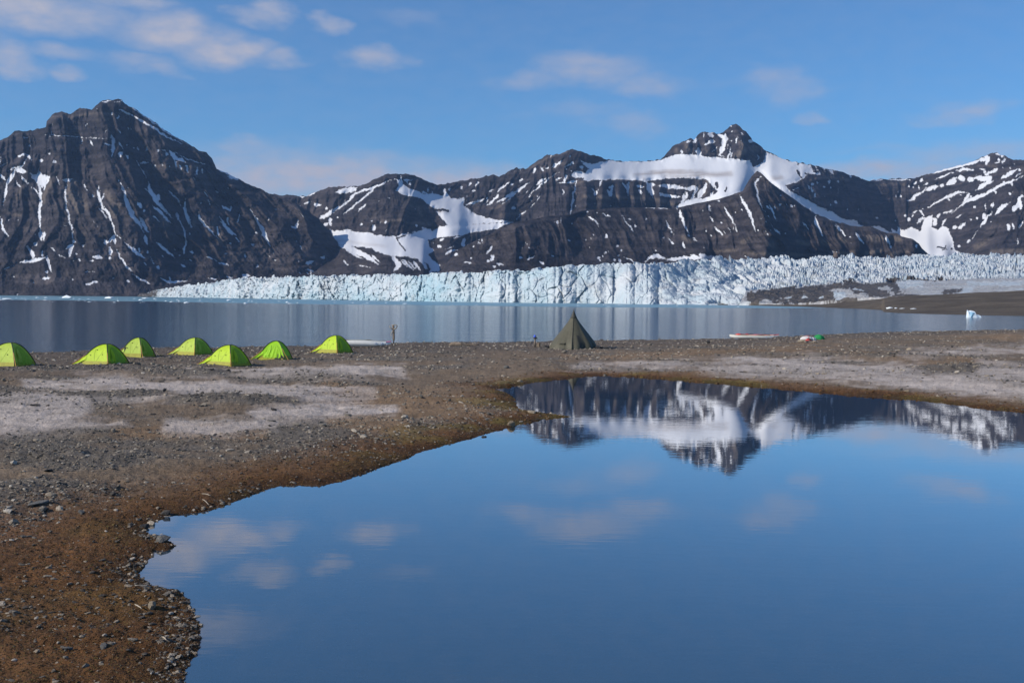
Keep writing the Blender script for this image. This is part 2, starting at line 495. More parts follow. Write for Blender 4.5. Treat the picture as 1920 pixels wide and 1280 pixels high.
LEFT_SIL = [(-420, 372), (-300, 338), (-220, 325), (-140, 300), (-60, 285)] + pl('0,415 60,385 110,340 220,340 300,325 345,310 350,270 400,215 440,205 465,198 530,220 560,190 600,172 640,175 690,185 720,150 765,112 830,108 910,105 940,140 1000,170 1080,225 1150,270 1230,330 1300,380 1370,415 1440,460 1490,485 1545,500 1590,545 1625,625 1700,660 1780,700', C1) + \
    pl('280,390 350,415 430,455 520,490 620,520 700,570 740,610 790,640 810,670 860,720 900,780 940,840 1000,890', C2) + [(668, 484), (690, 495), (720, 505), (760, 511), (850, 514)]
LEFT_BASE = [(-140, 553), (0, 554.5), (150, 555.5), (270, 557), (330, 556), (420, 540), (520, 530), (850, 524)]
FAR_SIL = pl('400,455 540,464 660,468 700,470 780,435 880,402 1000,402 1080,398 1130,385 1200,350 1280,315 1340,302 1440,303 1500,312 1560,335 1620,365 1680,385 1740,382', C2) + \
    pl('100,475 200,460 300,438 340,432 380,445 430,420 480,395 510,370 530,385 580,388 620,360 680,320 745,278 790,282 860,268 900,248 930,242 980,248 1030,270 1100,290 1200,318 1280,328 1400,332 1440,330 1540,325 1600,316', C3) + \
    pl('80,312 130,260 170,215 215,200 245,185 290,160 325,165 370,120 410,107 470,115 500,125 545,105 600,65 640,48 680,80 720,110 760,170 830,220 870,255 960,300 1080,335 1200,355 1240,360 1320,385 1390,400 1480,425 1560,450 1640,475 1720,462 1800,462', C4) + \
    pl('610,398 800,400 900,370 1000,340 1150,300 1300,262 1400,230 1500,190 1560,160 1600,138 1650,148 1730,175 1780,200 1820,215 1920,212', C5) + [(1960, 306), (2060, 330), (2140, 336), (2260, 384), (2380, 430)]
FRONT_SIL = [(760, 520), (800, 517), (828, 508), (842, 488), (860, 468), (890, 452), (930, 434)] + pl('490,790 640,765 750,740 900,735 1000,700 1250,680 1480,675 1650,682', C3) + \
    pl('170,685 320,650 500,615 690,555 720,500 760,440 795,405 830,420 900,490 1000,560 1100,630 1230,735 1300,745 1390,795 1440,790 1500,815 1560,820 1650,815 1700,840', C4) + \
    pl('550,945 650,945 700,980 800,1000 870,1050 900,1100 1000,1180', C5) + [(1762, 489)]

LEFT_SNOW = parse('''
770,125 830,118|2; 855,125 905,120|2; 910,110 1000,175 1100,240 1240,345 1350,410 1430,450|2.4; 895,180 960,210 1060,265 1150,315 1200,360 1290,405 1370,440|4.5,3;
905,215 870,260|1.5; 330,370 500,380 640,390 700,400 830,395|1.4; 835,370 855,420 850,480 840,540|5,8,2; 780,440 830,450|4; 890,425 920,480|2; 905,500 895,540|6; 945,525 965,550|3;
670,415 700,450|3; 620,410 620,435|3; 1035,460 1035,490|2.5; 1103,460 1100,495|4; 1185,475 1187,500|4; 1275,490 1310,540 1390,570|9,5; 1310,505 1400,555 1530,595|1.6; 1310,560 1325,630|3; 1345,600 1365,640|3; 1395,600 1405,650|3,2; 1475,620 1475,670|3; 1520,630 1520,660|2;
1050,580 1110,580|4; 1160,595 1160,610|3; 1218,595 1218,610|3; 1272,605|2; 1020,570 1070,640 1100,700|1.6; 1640,630 1780,700|2.5; 1700,680 1780,705|4;
135,540 185,515|4,5; 205,525 235,560|4; 300,565 320,570|7; 400,572 412,574|7; 0,610 60,578|2; 60,640 120,610 165,610 200,550|3; 120,630 190,655|9; 110,640 50,750 25,900|7,4; 0,670 40,710|5; 120,720 150,765|3; 150,670 215,740|2;
250,670 300,750|9,5; 350,690 312,765|9,5; 292,650 300,760|12,6; 290,620 285,700 300,800 310,870 295,950 300,1080|5,3,4,4,5,5; 225,660 260,695 300,680 370,688|7; 370,685 320,790|4; 250,775 300,820|3; 300,1100 310,1160|7; 330,1105 330,1170|5; 270,1180 272,1190|7; 320,1240 320,1300|2;
475,710 510,712 545,706|5; 505,710 490,800 495,900 520,1010 550,1130 560,1180|3; 425,690 445,750|2; 630,745 650,790|2; 735,760 740,840 770,910 810,960 850,1050 865,1120|5,6,4,3; 780,820 765,850|3; 735,910 800,1000|2;
885,705 920,770 945,850 970,920 1000,990 1050,1050 1080,1100|2,5,9,7,3; 1040,880 1060,920|5; 1050,990 1080,1050 1110,1100|5,6; 1080,935 1075,945|3; 1110,720 1130,790 1170,860 1230,930 1300,1000|4,8,7,2; 1190,820 1185,860|5; 1145,900 1200,950 1295,1045|6,5,1; 1080,770 1140,830|2;
1265,790 1330,850 1355,910|3; 1395,855 1385,920 1410,1000 1430,1060|2,5,9; 1330,960 1335,1000|5; 1330,990 1380,1090 1400,1170|2; 1490,950 1500,1005 1570,1080 1640,1150|3,6,2,1; 1625,1060 1640,1130|4; 1555,855 1580,900|2; 1665,905 1725,940|3,5; 1730,910 1722,950|3; 1800,960 1780,1030|2; 1710,990 1720,1040|5,3; 1660,1020 1720,1090 1770,1130|4,7,4; 1645,980 1680,1030|1.5; 1150,970 1200,1020|2; 1420,1100 1425,1120|3; 1505,885|3;
60,1010|2; 135,1010|3; 885,330 905,358|2; 640,300|2; 780,360 795,340|2; 955,440 955,460|2; 1005,470|2; 1240,520 1260,510|4; 1210,487 1240,487|1.5; 1785,650|2; 370,510|3; 220,455|3; 170,390 210,390|2; 840,210|4; 725,180|2; 650,290|2
''', *C1) + parse('''
265,560 330,650 370,720 400,800 435,865|1.5,2,7,5,2; 640,650 610,720|3,5; 580,695 605,715|3; 625,800 628,812|2; 655,845 668,875|2; 295,825 297,840|4; 240,905 245,930|4; 690,975 770,955|6,2; 810,925 835,935|4; 330,985 332,995|4; 420,630 415,655|3; 195,805|2; 320,745|4; 905,1005 950,1000|4; 970,1020 1130,1030|3; 690,1020 760,1035 830,1065|2,3; 95,900|3; 450,900|2; 500,820|2; 730,1050|3; 1110,1055 1140,1070|2; 640,960|2
''', *C2) + parse('''
0,90 20,190 60,250|3,6; 205,330 240,380 250,420|6,8; 150,445 240,438 350,408|5,6; 350,405 370,480 400,535|5,3; 30,495 100,470|2; 320,570 380,555|7; 100,555|3; 350,520|4; 545,280 560,300|5; 500,345 545,322 515,410|6,7; 440,395 490,415|2; 375,340 415,365|2; 625,320|5; 700,405 760,410|6; 675,440 700,432|2; 570,385|3;
870,240 800,310|5; 780,275 800,320|4; 855,260 865,310|4; 825,330 825,390|6,7; 870,240 910,265|2; 880,350 900,400 940,470 990,515|4,3,5; 990,535 1060,580 1130,605|2,6; 930,295 1000,350 1080,415|2,5,7; 1040,330 1050,370|4; 1090,245 1105,315|6,4; 1110,360 1112,385|4; 1125,400 1155,460|2; 1183,480 1185,492|5; 960,585|5;
1140,265 1210,330 1290,390 1315,415|2,5,5; 1390,210 1395,310 1375,385|3,3,6; 1360,465 1385,480|4; 650,610 730,592|5,3; 640,515 710,522|1.6; 1200,565 1270,595 1400,585|2,5,3; 1640,450 1710,468|2,4; 1550,405 1590,425|2; 1600,425 1630,435|2; 1440,370|4; 1270,600 1275,560|4; 820,415|5; 300,570|1; 1560,565 1620,575|2; 1700,555 1750,565|2; 1820,545 1870,550|6; 1420,550|2; 850,565|2; 1310,350|3; 1345,395|3; 1690,385|2; 1840,400|4; 1890,310|3; 540,575|2; 250,600|2
''', *C6)
LEFT_TAN = parse('390,700 340,800 320,870|10; 545,720 520,830 600,940|16; 620,850 640,920|12; 800,810 840,900 860,970|14; 890,900 850,980|8; 1450,1000 1440,1060|8; 1640,1080 1660,1170|10; 1250,1030 1200,960|8; 400,240 520,240 650,215 830,210|5; 700,260 950,250|3; 1180,600 1300,615 1500,610|5; 160,760 130,850|6; 160,980 60,960|6; 1560,1110 1620,1000|6', *C1)

FAR_SNOW = parse('''
1340,350 1260,385 1160,420 1060,450 1020,510 920,570 830,640|4,4,5; 1240,390 1150,460 1060,540 980,605|3; 1150,530 1085,590|3,4; 930,440 1000,422 1070,412|7; 700,470 780,435|2; 650,475 685,475|3; 680,530 730,505|2; 755,540 805,535|6; 720,510 685,535|3; 900,565 870,600 800,640|5,8; 830,685 860,680|5; 880,640 880,690|6; 1205,690 1205,730|7; 1110,680|3; 850,563|4; 930,630|3; 1185,655|2; 1320,485|3; 1520,690|4; 1575,710|4; 1240,510|2; 1405,320 1420,390|3; 1420,345 1490,352|3; 1475,380|4; 1440,360 1470,385|2; 1560,440 1600,450|3; 1610,410 1605,440|2;
1735,415 1735,450|4; 1775,415|3; 1690,460 1720,500|3; 1640,440|2; 1860,395 1858,425|3; 1800,495|2
''', *C2) + parse('''
860,325 780,375|4,5; 940,335 880,375|2.5; 830,410 720,490 600,590|2,2.5,2; 850,450 810,475|3; 720,465 660,510|6,3; 730,460 690,500|3; 610,490 540,540 405,655|4,4,2; 520,550 440,600 360,640|3,5,3; 470,485 380,540|3,4; 380,580 300,660|5; 560,460 530,490|4,2; 660,385 640,430|4,3; 700,380 715,400|4; 730,385 760,375|4; 230,480 205,520|3; 170,488 155,510|3; 100,515 97,540|3; 310,550 350,540|2; 270,610 140,660|4; 290,600 290,650|2; 490,490 480,510|4; 420,500 380,560|3; 320,550|3; 180,555 210,545|2; 10,540|4; 885,430 870,490|5; 820,490 880,495|2; 900,490 970,475|4; 935,430 1030,430|11; 1000,375|6; 1010,345 1060,360|4; 935,345|3; 925,400|2; 890,385|2;
960,480 940,580 930,650 920,730|3,3.5,3.5,5; 860,545 865,580|3; 480,680 500,675|4; 620,625|2; 960,665|3; 590,700 510,760|2; 620,680 690,590|1.5; 770,280 765,300|2; 920,285 910,300|2;
1085,530 1105,580 1130,540|3,4; 1150,480 1140,520|3; 1195,540 1220,590 1240,520|3,5,3; 1245,520 1210,525|5; 1310,490 1345,540 1350,590|3,4,3; 1355,490 1350,560|4; 1410,515 1470,525|4; 1430,540 1455,580|5,3; 1480,485 1520,540 1530,600|4,9,3; 1500,500 1550,510|5; 1585,515 1700,520 1810,540|6,6,5; 1590,570 1650,590 1740,598|5,6,4; 1100,640|2; 1215,660|2
''', *C3) + parse('''
70,580 150,585 215,598|4; 60,510 200,520 280,545|6,5; 280,540 330,520|8; 350,520 310,600|5; 420,500 350,610|7,9; 250,580 230,650|5; 270,560 265,620|4; 300,610 330,590|4; 470,560 450,600|5;
500,130 560,150 540,230 510,290|6,11,6; 580,150 560,200|4; 480,180 430,190|4; 470,140 430,120|6; 340,160 330,190|6; 410,210 450,170|5; 460,260 500,220|2; 340,250 380,290|8; 360,230 380,280|4; 600,230 580,290 570,310|3; 640,200 650,150|3; 590,200 570,250|2; 610,260 600,300|3; 440,120 470,118|3; 390,150 400,120|2; 270,190 300,175|3; 325,185|4; 740,180 770,185|4; 680,120 690,130|2; 230,240 235,270|3; 800,280 815,290 805,320|3; 600,65|2; 620,100 600,110|1.5;
1200,500 1215,505|5; 1230,600 1240,570|4; 1200,520 1220,560|4; 1340,480|5; 1405,480|4; 1500,440|3; 1390,635|6; 1300,520|3; 1250,490|3; 1180,510 1200,540|3; 1280,680 1330,690|3; 1060,545 1100,530|2; 1480,775 1560,790|5; 1340,705 1380,725|4; 1875,595|4; 1910,735|4; 1840,775|3
''', *C4) + parse('''
340,415 520,405|3; 560,405 640,410 780,410|2.5; 185,375|3; 60,430|3; 40,635|5; 685,575|4; 900,370 1150,305 1400,245 1540,190|3,5,6,4; 1480,215 1560,190|7; 1540,170 1560,230|8; 1530,240 1550,260|4; 1030,410 1120,370 1220,340|4,4,3; 1240,325 1320,305 1410,312|3,5,4; 1470,305 1530,310|2; 1520,320 1525,340|5; 1590,345 1660,300|6,5; 1600,310 1640,305|3;
1145,465 1190,430 1250,385|5,9,7; 1200,450 1250,410|4; 1270,390 1320,400|9; 1370,415 1410,400|8,10; 1420,395 1530,400 1590,380|7,9,8; 1590,400 1490,480 1430,520|8,7,3; 1530,460 1610,425|3; 1460,510 1520,470|3; 1540,370 1580,330|5; 1700,395 1770,350 1850,305|5,9,4; 1840,375 1890,345|3; 1660,200 1665,220|6; 1620,240 1680,240|4; 1700,170 1720,185|5; 1640,155 1690,165|4; 1740,205 1690,240|3; 1875,310|5; 1780,290|3; 1710,290|2; 1715,430|4; 1800,460 1810,440|4; 1820,255|2;
760,615 800,605 910,520|8,6,5; 940,520 980,495 1060,480|6,8,6; 1085,470 1110,460|6; 1020,500|3; 870,490|4; 820,455 850,440|4; 880,420 910,405|5; 920,460 960,440|3; 770,475|3; 810,490|2; 960,690 1030,650 1150,580 1260,538 1370,545|6,3,5,5,5; 1370,545 1340,590 1300,645|7,5,4; 1920,375 1700,460 1500,570 1350,620 1190,750|5,4,6,6,2; 1160,605|4; 1290,565|3; 1635,535|5; 1580,440|3; 1780,550|4; 1390,575|3;
800,745 860,718|3; 870,710 910,760 920,790|3; 1110,750 1200,720|3,4; 730,765 750,765|3; 765,790 760,820|5; 800,775 820,765|3; 910,700|2; 850,850 900,800 925,790|4,6; 960,790 940,890|13,12; 1040,800 1020,860|7,8; 1075,745 1050,780|5; 1140,800 1110,870|3,5; 1270,900 1340,840|8,5; 1210,880 1240,885|7; 1235,795 1300,755|3,4; 1490,890 1550,790 1600,735|3,6,5; 1520,750 1515,810|7,5; 1400,1000 1470,910|1.5; 1340,1040 1390,1012|3; 1640,765 1680,700 1780,635|6,8,3; 1800,720 1880,650|7,8; 1870,600 1885,700|9; 1860,590 1920,570|5; 1765,850 1770,920|6,4; 1870,890 1915,820|4; 1410,690 1440,670|2; 1445,790|4; 1385,810|3; 1270,1075|5; 1540,650 1535,720|3; 1610,640 1605,680|3; 1860,990 1862,1060|2; 1800,840 1820,900|3; 640,820|3; 440,790 460,800|2; 190,820 230,830|4; 1630,1140 1640,1155|2
''', *C5) + parse('''
1740,910 1780,882 1830,872|4; 1800,915 1830,940|6; 1860,835 1880,840|6; 1680,845 1705,850|6; 1880,790 1870,830|4; 1330,915 1390,985 1350,1035|5,9,4; 1420,950 1500,1020|4; 1500,955 1555,1030|5; 1540,930 1600,1020|7; 1600,930 1665,1010 1625,1045|6,9; 1650,980 1690,1030|8; 950,845 1050,875 1150,920 1240,985|11,10,5; 1000,880 1120,940|4; 1180,910 1250,970|3; 970,950 1010,990|3; 1090,990 1180,1005|2; 1790,1005 1820,1003|2; 1560,970 1610,1020|3; 1460,960 1520,1010|3; 1400,950 1460,1000|2; 1700,800 1730,790|4; 1800,840 1740,870|2; 1880,960 1920,975|4; 1810,790 1850,770|3
''', *C2)
FAR_POLY = [   # snow fields
    pl('1350,338 1375,360 1395,400 1370,430 1420,460 1560,490 1650,560 1700,620 1760,690 1740,700 1920,685 2240,660 2080,640 1950,600 1880,540 1880,485 1830,490 1780,480 1740,440 1720,470 1660,450 1570,455 1500,420 1440,400 1400,355', C2),
    pl('870,715 905,740 930,725 975,730 1010,715 1080,740 1100,745 1150,740 1230,765 1290,770 1370,770 1420,750 1500,745 1560,730 1590,705 1640,735 1700,700 1740,690 1920,680 2250,665 2120,720 1920,750 1800,770 1680,785 1610,800 1620,850 1660,880 1610,910 1650,950 1700,990 1680,1030 1640,1040 1610,980 1530,945 1440,925 1330,920 1280,910 1180,865 1060,850 950,840 910,790', C2),
    pl('990,322 1060,345 1110,345 1200,322 1280,330 1440,332 1610,316 1700,280 1820,275 1960,300 2060,300 2120,320 2180,320', C3)[:-1] + pl('500,270 520,290 590,308 650,310 740,322 770,378 810,355 850,330 865,258 960,300 1080,335 1200,356 1240,362 1370,398 1370,430 1300,420 1250,428 1180,430 1150,450 1110,480 1060,500 1010,510 1050,555 1120,590 1200,630 1280,675 1400,735 1500,785 1600,808 1560,830 1300,760 1100,640 900,490 800,400 700,560 500,640 200,720 170,690 230,640 300,612 390,605 440,600 500,552 450,500 430,470 350,460 250,455', C4) + pl('1600,465 1480,482 1400,470 1300,470 1150,470 1060,478 1010,470 1020,425 1060,390', C3),
    pl('590,895 650,930 660,880 690,900 735,910 790,880 850,905 900,880 920,790 1010,765 1000,880 1060,910 1110,870 1170,900 1180,960 1210,1020 1230,1100 1300,1140 1430,1165 1450,1190 1000,1190 920,1160 880,1080 800,1030 700,1000 600,950', C5),
    pl('400,880 470,870 560,925 600,940 560,960 450,930', C5),
    pl('910,440 940,420 1060,408 1075,425 1040,445 950,452', C2),
]
FAR_ROCK = parse('1650,575 1760,580|4; 1380,780 1400,830 1440,880|2.5; 1390,785 1440,765|3; 1430,760 1500,750|2', *C2) + parse('570,525 560,550|3; 490,500 500,520|5; 1105,350|3; 1180,420 1185,440|2', *C4) + \
    parse('1100,400 1130,450|3; 1165,425 1180,440|3; 1215,370 1250,410|7,4; 1250,370 1280,420|5; 1280,385 1310,420|6; 1320,395 1340,420|7; 1225,405|4', *C4) + parse('1060,1085 1140,1090|2.5; 1135,1070|3; 1100,1105 1150,1105|2; 1200,1100|4; 870,905 890,870|6,3; 700,900|4', *C5)
FAR_TAN = parse('1020,590 1100,605|8; 1140,595 1210,600|8; 1240,590 1340,605|8; 1360,600 1440,605|7; 1470,600 1520,610|7; 1540,610 1680,650|7; 400,730 560,720|7; 330,690 420,650|5; 600,380 760,300 900,255|4; 960,500 1010,480|6; 880,340 700,420|3', *C3) + parse('1240,660 1420,650|5; 1450,670 1640,680|5; 1540,560 1560,620|5', *C2) + \
    parse('190,240 210,270|8; 260,200 290,250|9; 680,200 700,250 640,290|12; 760,230 800,240|12; 400,200 420,250|5; 350,470 360,510|8; 420,480 400,580|8; 820,300|7; 1200,470 1350,450 1480,470|5; 1650,510 1900,500|6', *C4) + parse('1430,1080 1520,1050|10; 1600,1130 1900,1120|10; 1560,270 1640,275|5; 1250,330 1480,265|3', *C5)
FAR_DIRT = parse('0,420 150,410 300,412 450,430 600,425|8; 920,460 980,450|9; 100,440 400,440|6', *C4) + parse('1400,430 1920,410|5; 1450,440 1480,470|3', *C3) + parse('1630,570 1760,590|4; 1050,1085 1150,1100|4; 900,800 1300,850|2', *C2)

FRONT_SNOW = parse('''
1050,745 1130,800|3,4; 1155,720 1215,740|3; 1310,740 1350,810 1395,860|2,4,2; 1400,810 1410,820|4; 1185,880 1195,900|5; 1270,955 1268,975|3; 1300,1000|3; 1630,770 1690,880|2,3; 1735,690 1755,770 1805,870|5,4,3; 1795,885 1810,890|4; 1770,935 1770,980|4; 1840,900 1865,930|3; 1480,675 1650,685|2; 1360,765|3; 1485,760|3; 1045,708|3; 1118,715|2; 930,795|2; 1030,915|2; 905,920|3; 1145,1055 1120,1050|4; 1180,1010|4; 1285,1060 1290,1085|5; 1320,1045 1400,1085|2; 1560,1000|2; 1615,900|2; 1250,1065|3; 1275,1035|3;
1480,1085 1510,1050 1560,1040 1640,1062|3,8,5; 1640,1070 1760,1055 1900,1050|6,6,9; 1820,1025 1880,1050|3; 330,965 290,1020|4; 340,1035 330,1080|6; 290,1075 315,1080|4; 360,1100 420,1105|4; 530,1045 560,1060|4; 580,1070 660,1035|1.5; 690,1085 720,1100|4; 345,1120|4; 250,920|3; 230,940|4; 100,960 150,950|5; 120,920 100,940|3; 60,1030|7; 20,1000 70,995|4; 170,1055|4; 120,1085 180,1090|3; 10,970 40,960|3; 190,965|4; 60,890 130,875|4
''', *C3) + parse('''
435,655 450,700|3; 445,750 465,775|2; 555,680 610,760 650,860|3,3.5,2; 670,585 720,670 760,760 770,830 790,880|4,5,4,2; 830,435 780,490 800,570 820,650 860,715|4,4,2.5,1.5; 895,660 920,720 950,780|3.5,2; 865,665 890,690|5,3; 975,645 978,665|3; 1050,660 1060,672|4; 930,678|3; 480,820 550,890|3; 575,830 605,865|2; 540,855 560,870|2; 530,790|3; 920,830 980,880|3; 1140,775 1180,845|2; 1235,740 1245,800 1290,890|5,7,3; 1390,800 1460,890|4,2; 1540,865 1595,945|2,3; 1765,890 1800,960|4; 685,690|3; 635,710|2; 620,830|3; 415,850|3; 455,885|3; 330,915|4; 250,940 250,985|3; 515,625|3; 805,848|3; 970,580|3; 880,742|2; 1010,865|2; 1075,660|2; 390,700|2; 370,1030 420,1050 540,1060|12,8,3; 240,1050 300,1050|6; 710,1040|2
''', *C4) + parse('40,870 140,970|4,3; 180,975 200,990|3; 235,940 270,990 315,1050|3,3,2; 535,975 560,1050|4,3; 585,1070 585,1110|3; 845,1070 845,1085|4', *C5)
FRONT_TAN = parse('690,930 730,910|9; 880,950 920,960|10; 1100,930 1180,950|9; 1280,930 1330,950|8; 1400,880 1460,930|7; 1630,900 1690,920|10; 1830,900 1870,920|8; 420,1000 640,1000|6; 700,1020 1000,1025|5; 1050,1030 1500,1040|6; 240,900 310,930|8', *C4) + parse('430,985 560,1010|6; 600,1150 760,1120|7; 330,1150 480,1120|8; 0,1150 200,1140|8; 580,960 640,1010|9', *C5) + parse('360,740 500,730|8; 800,640 1700,640|1', *C3)

def mountain(name, sil, base, ridge_d, slope, x0, x1, nrow, snow, polys, rockover, tan, dirt, gully, amp, seed, jag=1.2, sheets=None, bulges=()):
    step = 1.3
    nc = int((x1 - x0) / step) + 1
    xc = np.linspace(x0, x1, nc)
    top = lerpline(sil, xc)
    jg = jag * 0.7 * fbm(xc / 7.0, xc * 0 + seed, 3, seed, 0.6)
    bot = np.maximum(lerpline(base, xc), top + 6)
    v = np.linspace(0, 1, nrow)[:, None] ** 0.95
    Y = top + v * (bot - top); Y = Y + jg * np.exp(-(Y - top) / 2.5); X = np.broadcast_to(xc, Y.shape).copy()
    # warp the traced marks a little so their borders are irregular
    sx = X + 2.2 * fbm(X / 8, Y / 8, 3, seed + 1, 0.65); sy = Y + 2.2 * fbm(X / 8, Y / 8, 3, seed + 2, 0.65)
    fs = stroke_field(sx, sy, snow, taper=True)
    for p in polys:
        sel = (X > min(q[0] for q in p) - 8) & (X < max(q[0] for q in p) + 8)
        cols = sel[0]
        if cols.any():
            fs[:, cols] = np.maximum(fs[:, cols], np.clip(poly_sdf(sx[:, cols], sy[:, cols], p), -6, 6))
    ro = stroke_field(sx, sy, rockover)
    fs = np.minimum(fs, -ro)
    run = X - (gully[0][2](X)) * (Y - gully[0][3])
    fs = fs + 1.3 * fbm(run / 2.6, Y / 9.0, 3, seed + 6, 0.65) * sstep(-5, -1, fs) * sstep(9, 4, fs)
    fs = np.clip(fs, -6, 6)
    # small scattered remnants of snow in hollows
    rem = vn(run / 3.5, Y / 8.0, seed + 3) + 0.5 * vn(X / 30, Y / 30, seed + 4)
    fs = np.maximum(fs, np.clip((rem - 1.36) * 16, -6, 2))
    soft = blur(sstep(-2, 3, fs), 3)
    carve = blur(sstep(-5, 2, fs), 2) * (1 - blur(sstep(2, 6, fs), 4))
    a, e = ray(X, Y)
    # distance field on a regular grid: integrate the slope up and down from a smoothed ridge line
    gy = np.arange(top.min() - 24, bot.max() + 12, 2.0)
    GY = np.broadcast_to(gy[:, None], (len(gy), nc)); GX = np.broadcast_to(xc, GY.shape)
    _, ge = ray(GX, GY)
    gs = np.full(GY.shape, -9.0)
    for p in polys:
        gs = np.maximum(gs, np.clip(poly_sdf(GX, GY, p), -9, 9))
    t = slope(GX, GY) * (1 + 0.25 * fbm(GX / 60, GY / 14, 3, seed + 5))
    t = t * (1 - 0.5 * sstep(-2, 8, gs))
    t = np.maximum(blur(t, 4), ge + 0.14)
    xw = np.linspace(-60, 60, 25)
    d0 = np.mean([lerpline(ridge_d, xc + q) for q in xw], 0)
    ts = np.mean([lerpline(sil, xc + q) for q in np.linspace(-24, 24, 13)], 0)
    lnd = np.concatenate([np.zeros((1, nc)), np.cumsum(np.diff(ge, axis=0) / (0.5 * (t[1:] + t[:-1]) - 0.5 * (ge[1:] + ge[:-1])), 0)], 0)
    def samp(G, yy):
        f = np.clip((yy - gy[0]) / 2.0, 0, len(gy) - 1.001); i = f.astype(int); f = f - i
        return np.take_along_axis(G, i, 0) * (1 - f) + np.take_along_axis(G, i + 1, 0) * f
    lnd = lnd - samp(lnd, ts[None, :]) + np.log(d0)
    lnd = blur(lnd, 3)
    d = np.exp(samp(lnd, Y))
    bigs = blur(sstep(0, 5, fs), 6)
    dd = np.zeros_like(Y)
    for wl, am, shear, y0, vl in gully:
        sh = shear(X)
        u = X - sh * (Y - y0) + 20 * fbm(X / 90, Y / 80, 2, seed + 8) + 4 * fbm(X / 22, Y / 22, 2, seed + 9)
        fade = sstep(0, 0.12, v * (bot - top) / 80.0) * (0.45 + 0.55 * sstep(500, 430, Y))
        dd -= am * (ridged(u / wl, Y / vl, 3, seed + 10, 0.45) - 0.5) * 2 * fade * (1 - np.clip(1.25 * bigs, 0, 1))
    dd += amp * 1.1 * fbm(X / 110, Y / 110, 3, seed + 20) * (1 - 0.6 * bigs)
    dd += 0.42 * amp * fbm(X / 13, Y / 15, 4, seed + 21, 0.6) * (1 - 0.85 * soft)
    led = vn(X / 90, (Y + 8 * fbm(X / 50, Y / 50, 2, seed + 30)) / 5.0, seed + 31)
    dd += 0.16 * amp * (led - 0.5) * (1 - soft)
    dd += 0.5 * amp * carve
    for bx, by, rx, ry, am in bulges:
        dd -= am * np.exp(-((X - bx) / rx) ** 2 - ((Y - by) / ry) ** 2)
    d = d + dd
    P = np.stack([a * d, d, CAMZ + e * d], -1)
    # far side of the ridge
    back = []
    for k in range(1, 7):
        q = P[0].copy(); q[:, 1] += k * 170; q[:, 0] += a[0] * k * 170
        q[:, 2] = np.maximum(q[:, 2] - k * 120 - 10 * fbm(xc / 20, xc * 0 + k, 2, seed + 40), -60)
        back.append(q)
    P = np.concatenate([np.array(back[::-1]), P], 0)
    pad = lambda z: np.concatenate([np.repeat(z[:1], 6, 0), z], 0)
    me = grid_mesh(name, P)
    set_attr(me, 'snow', pad(np.clip(fs, -6, 6) / 12 + 0.5))
    set_attr(me, 'tan', pad(blur(sstep(-2, 3, stroke_field(sx, sy, tan)), 1)))
    set_attr(me, 'dirt', pad(blur(sstep(-2, 2, stroke_field(sx, sy, dirt)), 2)))
    smooth(me)
    o = link(name, me, M_MOUNT)
    tag(o, kind='structure')
    return o

shl = lambda X: np.clip(0.0024 * (X - 70), -0.15, 0.8)
mountain('mountain', LEFT_SIL, LEFT_BASE,
         [(-140, 5700), (0, 5800), (208, 5950), (400, 6050), (640, 6100), (850, 5400)],
         lambda X, Y: np.interp(Y, [180, 260, 330, 450, 500, 545, 560], [1.1, 1.0, 0.85, 0.66, 0.5, 0.3, 0.2]),
         -420, 850, 270, LEFT_SNOW, [], [], LEFT_TAN, [],
         [(58, 98, shl, 330, 300), (24, 34, shl, 330, 120)], 56, 100, jag=2.8)
mountain('mountain', FAR_SIL, [(500, 520), (640, 526), (700, 526), (860, 524), (890, 505), (960, 460), (1090, 430), (1260, 425), (1420, 400), (1520, 430), (1600, 450), (1700, 470), (1740, 500), (2060, 500)],
         [(500, 7000), (745, 6700), (830, 7300), (965, 7300), (1072, 7250), (1180, 7600), (1300, 7850), (1380, 7800), (1440, 7700), (1530, 7600), (1600, 8000), (1700, 8700), (1760, 8300), (1860, 7300), (1960, 6900), (2060, 6900)],
         lambda X, Y: np.where(X < 960, np.interp(Y, [320, 400, 440, 470, 520], [0.6, 0.6, 0.5, 0.26, 0.22]), np.where(X > 1690, np.interp(Y, [280, 420, 450, 500], [0.75, 0.75, 0.45, 0.3]), 0.95)),
         500, 2380, 185, FAR_SNOW, FAR_POLY, FAR_ROCK, FAR_TAN, FAR_DIRT,
         [(32, 55, lambda X: np.where(X < 1000, -0.5, np.where(X > 1700, -0.6, 0.0)), 340, 120), (12, 18, lambda X: X * 0 + 0.05, 340, 60)], 48, 200, jag=3.4,
         bulges=[(735, 415, 75, 40, 60), (1072, 300, 40, 60, 45)] + [(bx, 368, 10, 30, 130) for bx in (1098, 1130, 1161, 1189, 1211, 1236)] + [(1290, 270, 16, 26, 70), (1325, 268, 12, 24, 60), (1392, 262, 14, 30, 80)])
mountain('mountain', FRONT_SIL, [(760, 524), (900, 512), (1100, 505), (1300, 500), (1420, 497), (1600, 494), (1762, 494)],
         [(760, 4600), (900, 4900), (1072, 5400), (1260, 5600), (1345, 5550), (1420, 5350), (1520, 5500), (1660, 5500), (1762, 5400)],
         lambda X, Y: np.where(X > 1330, np.interp(Y, [320, 440, 450, 490], [0.66, 0.62, 1.1, 1.1]), np.interp(Y, [390, 470, 500], [0.62, 0.55, 0.3])),
         760, 1762, 130, FRONT_SNOW, [], [], FRONT_TAN, [],
         [(52, 90, lambda X: np.clip(0.003 * (X - 1000), -0.4, 0.55), 400, 200), (22, 28, lambda X: X * 0 + 0.4, 400, 90)], 27, 300, jag=1.0,
         bulges=[(1030, 460, 110, 60, 120)] + [(bx, 470, 13, 26, 60) for bx in (1320, 1395, 1440, 1490, 1530, 1575, 1605, 1640, 1685, 1712)])

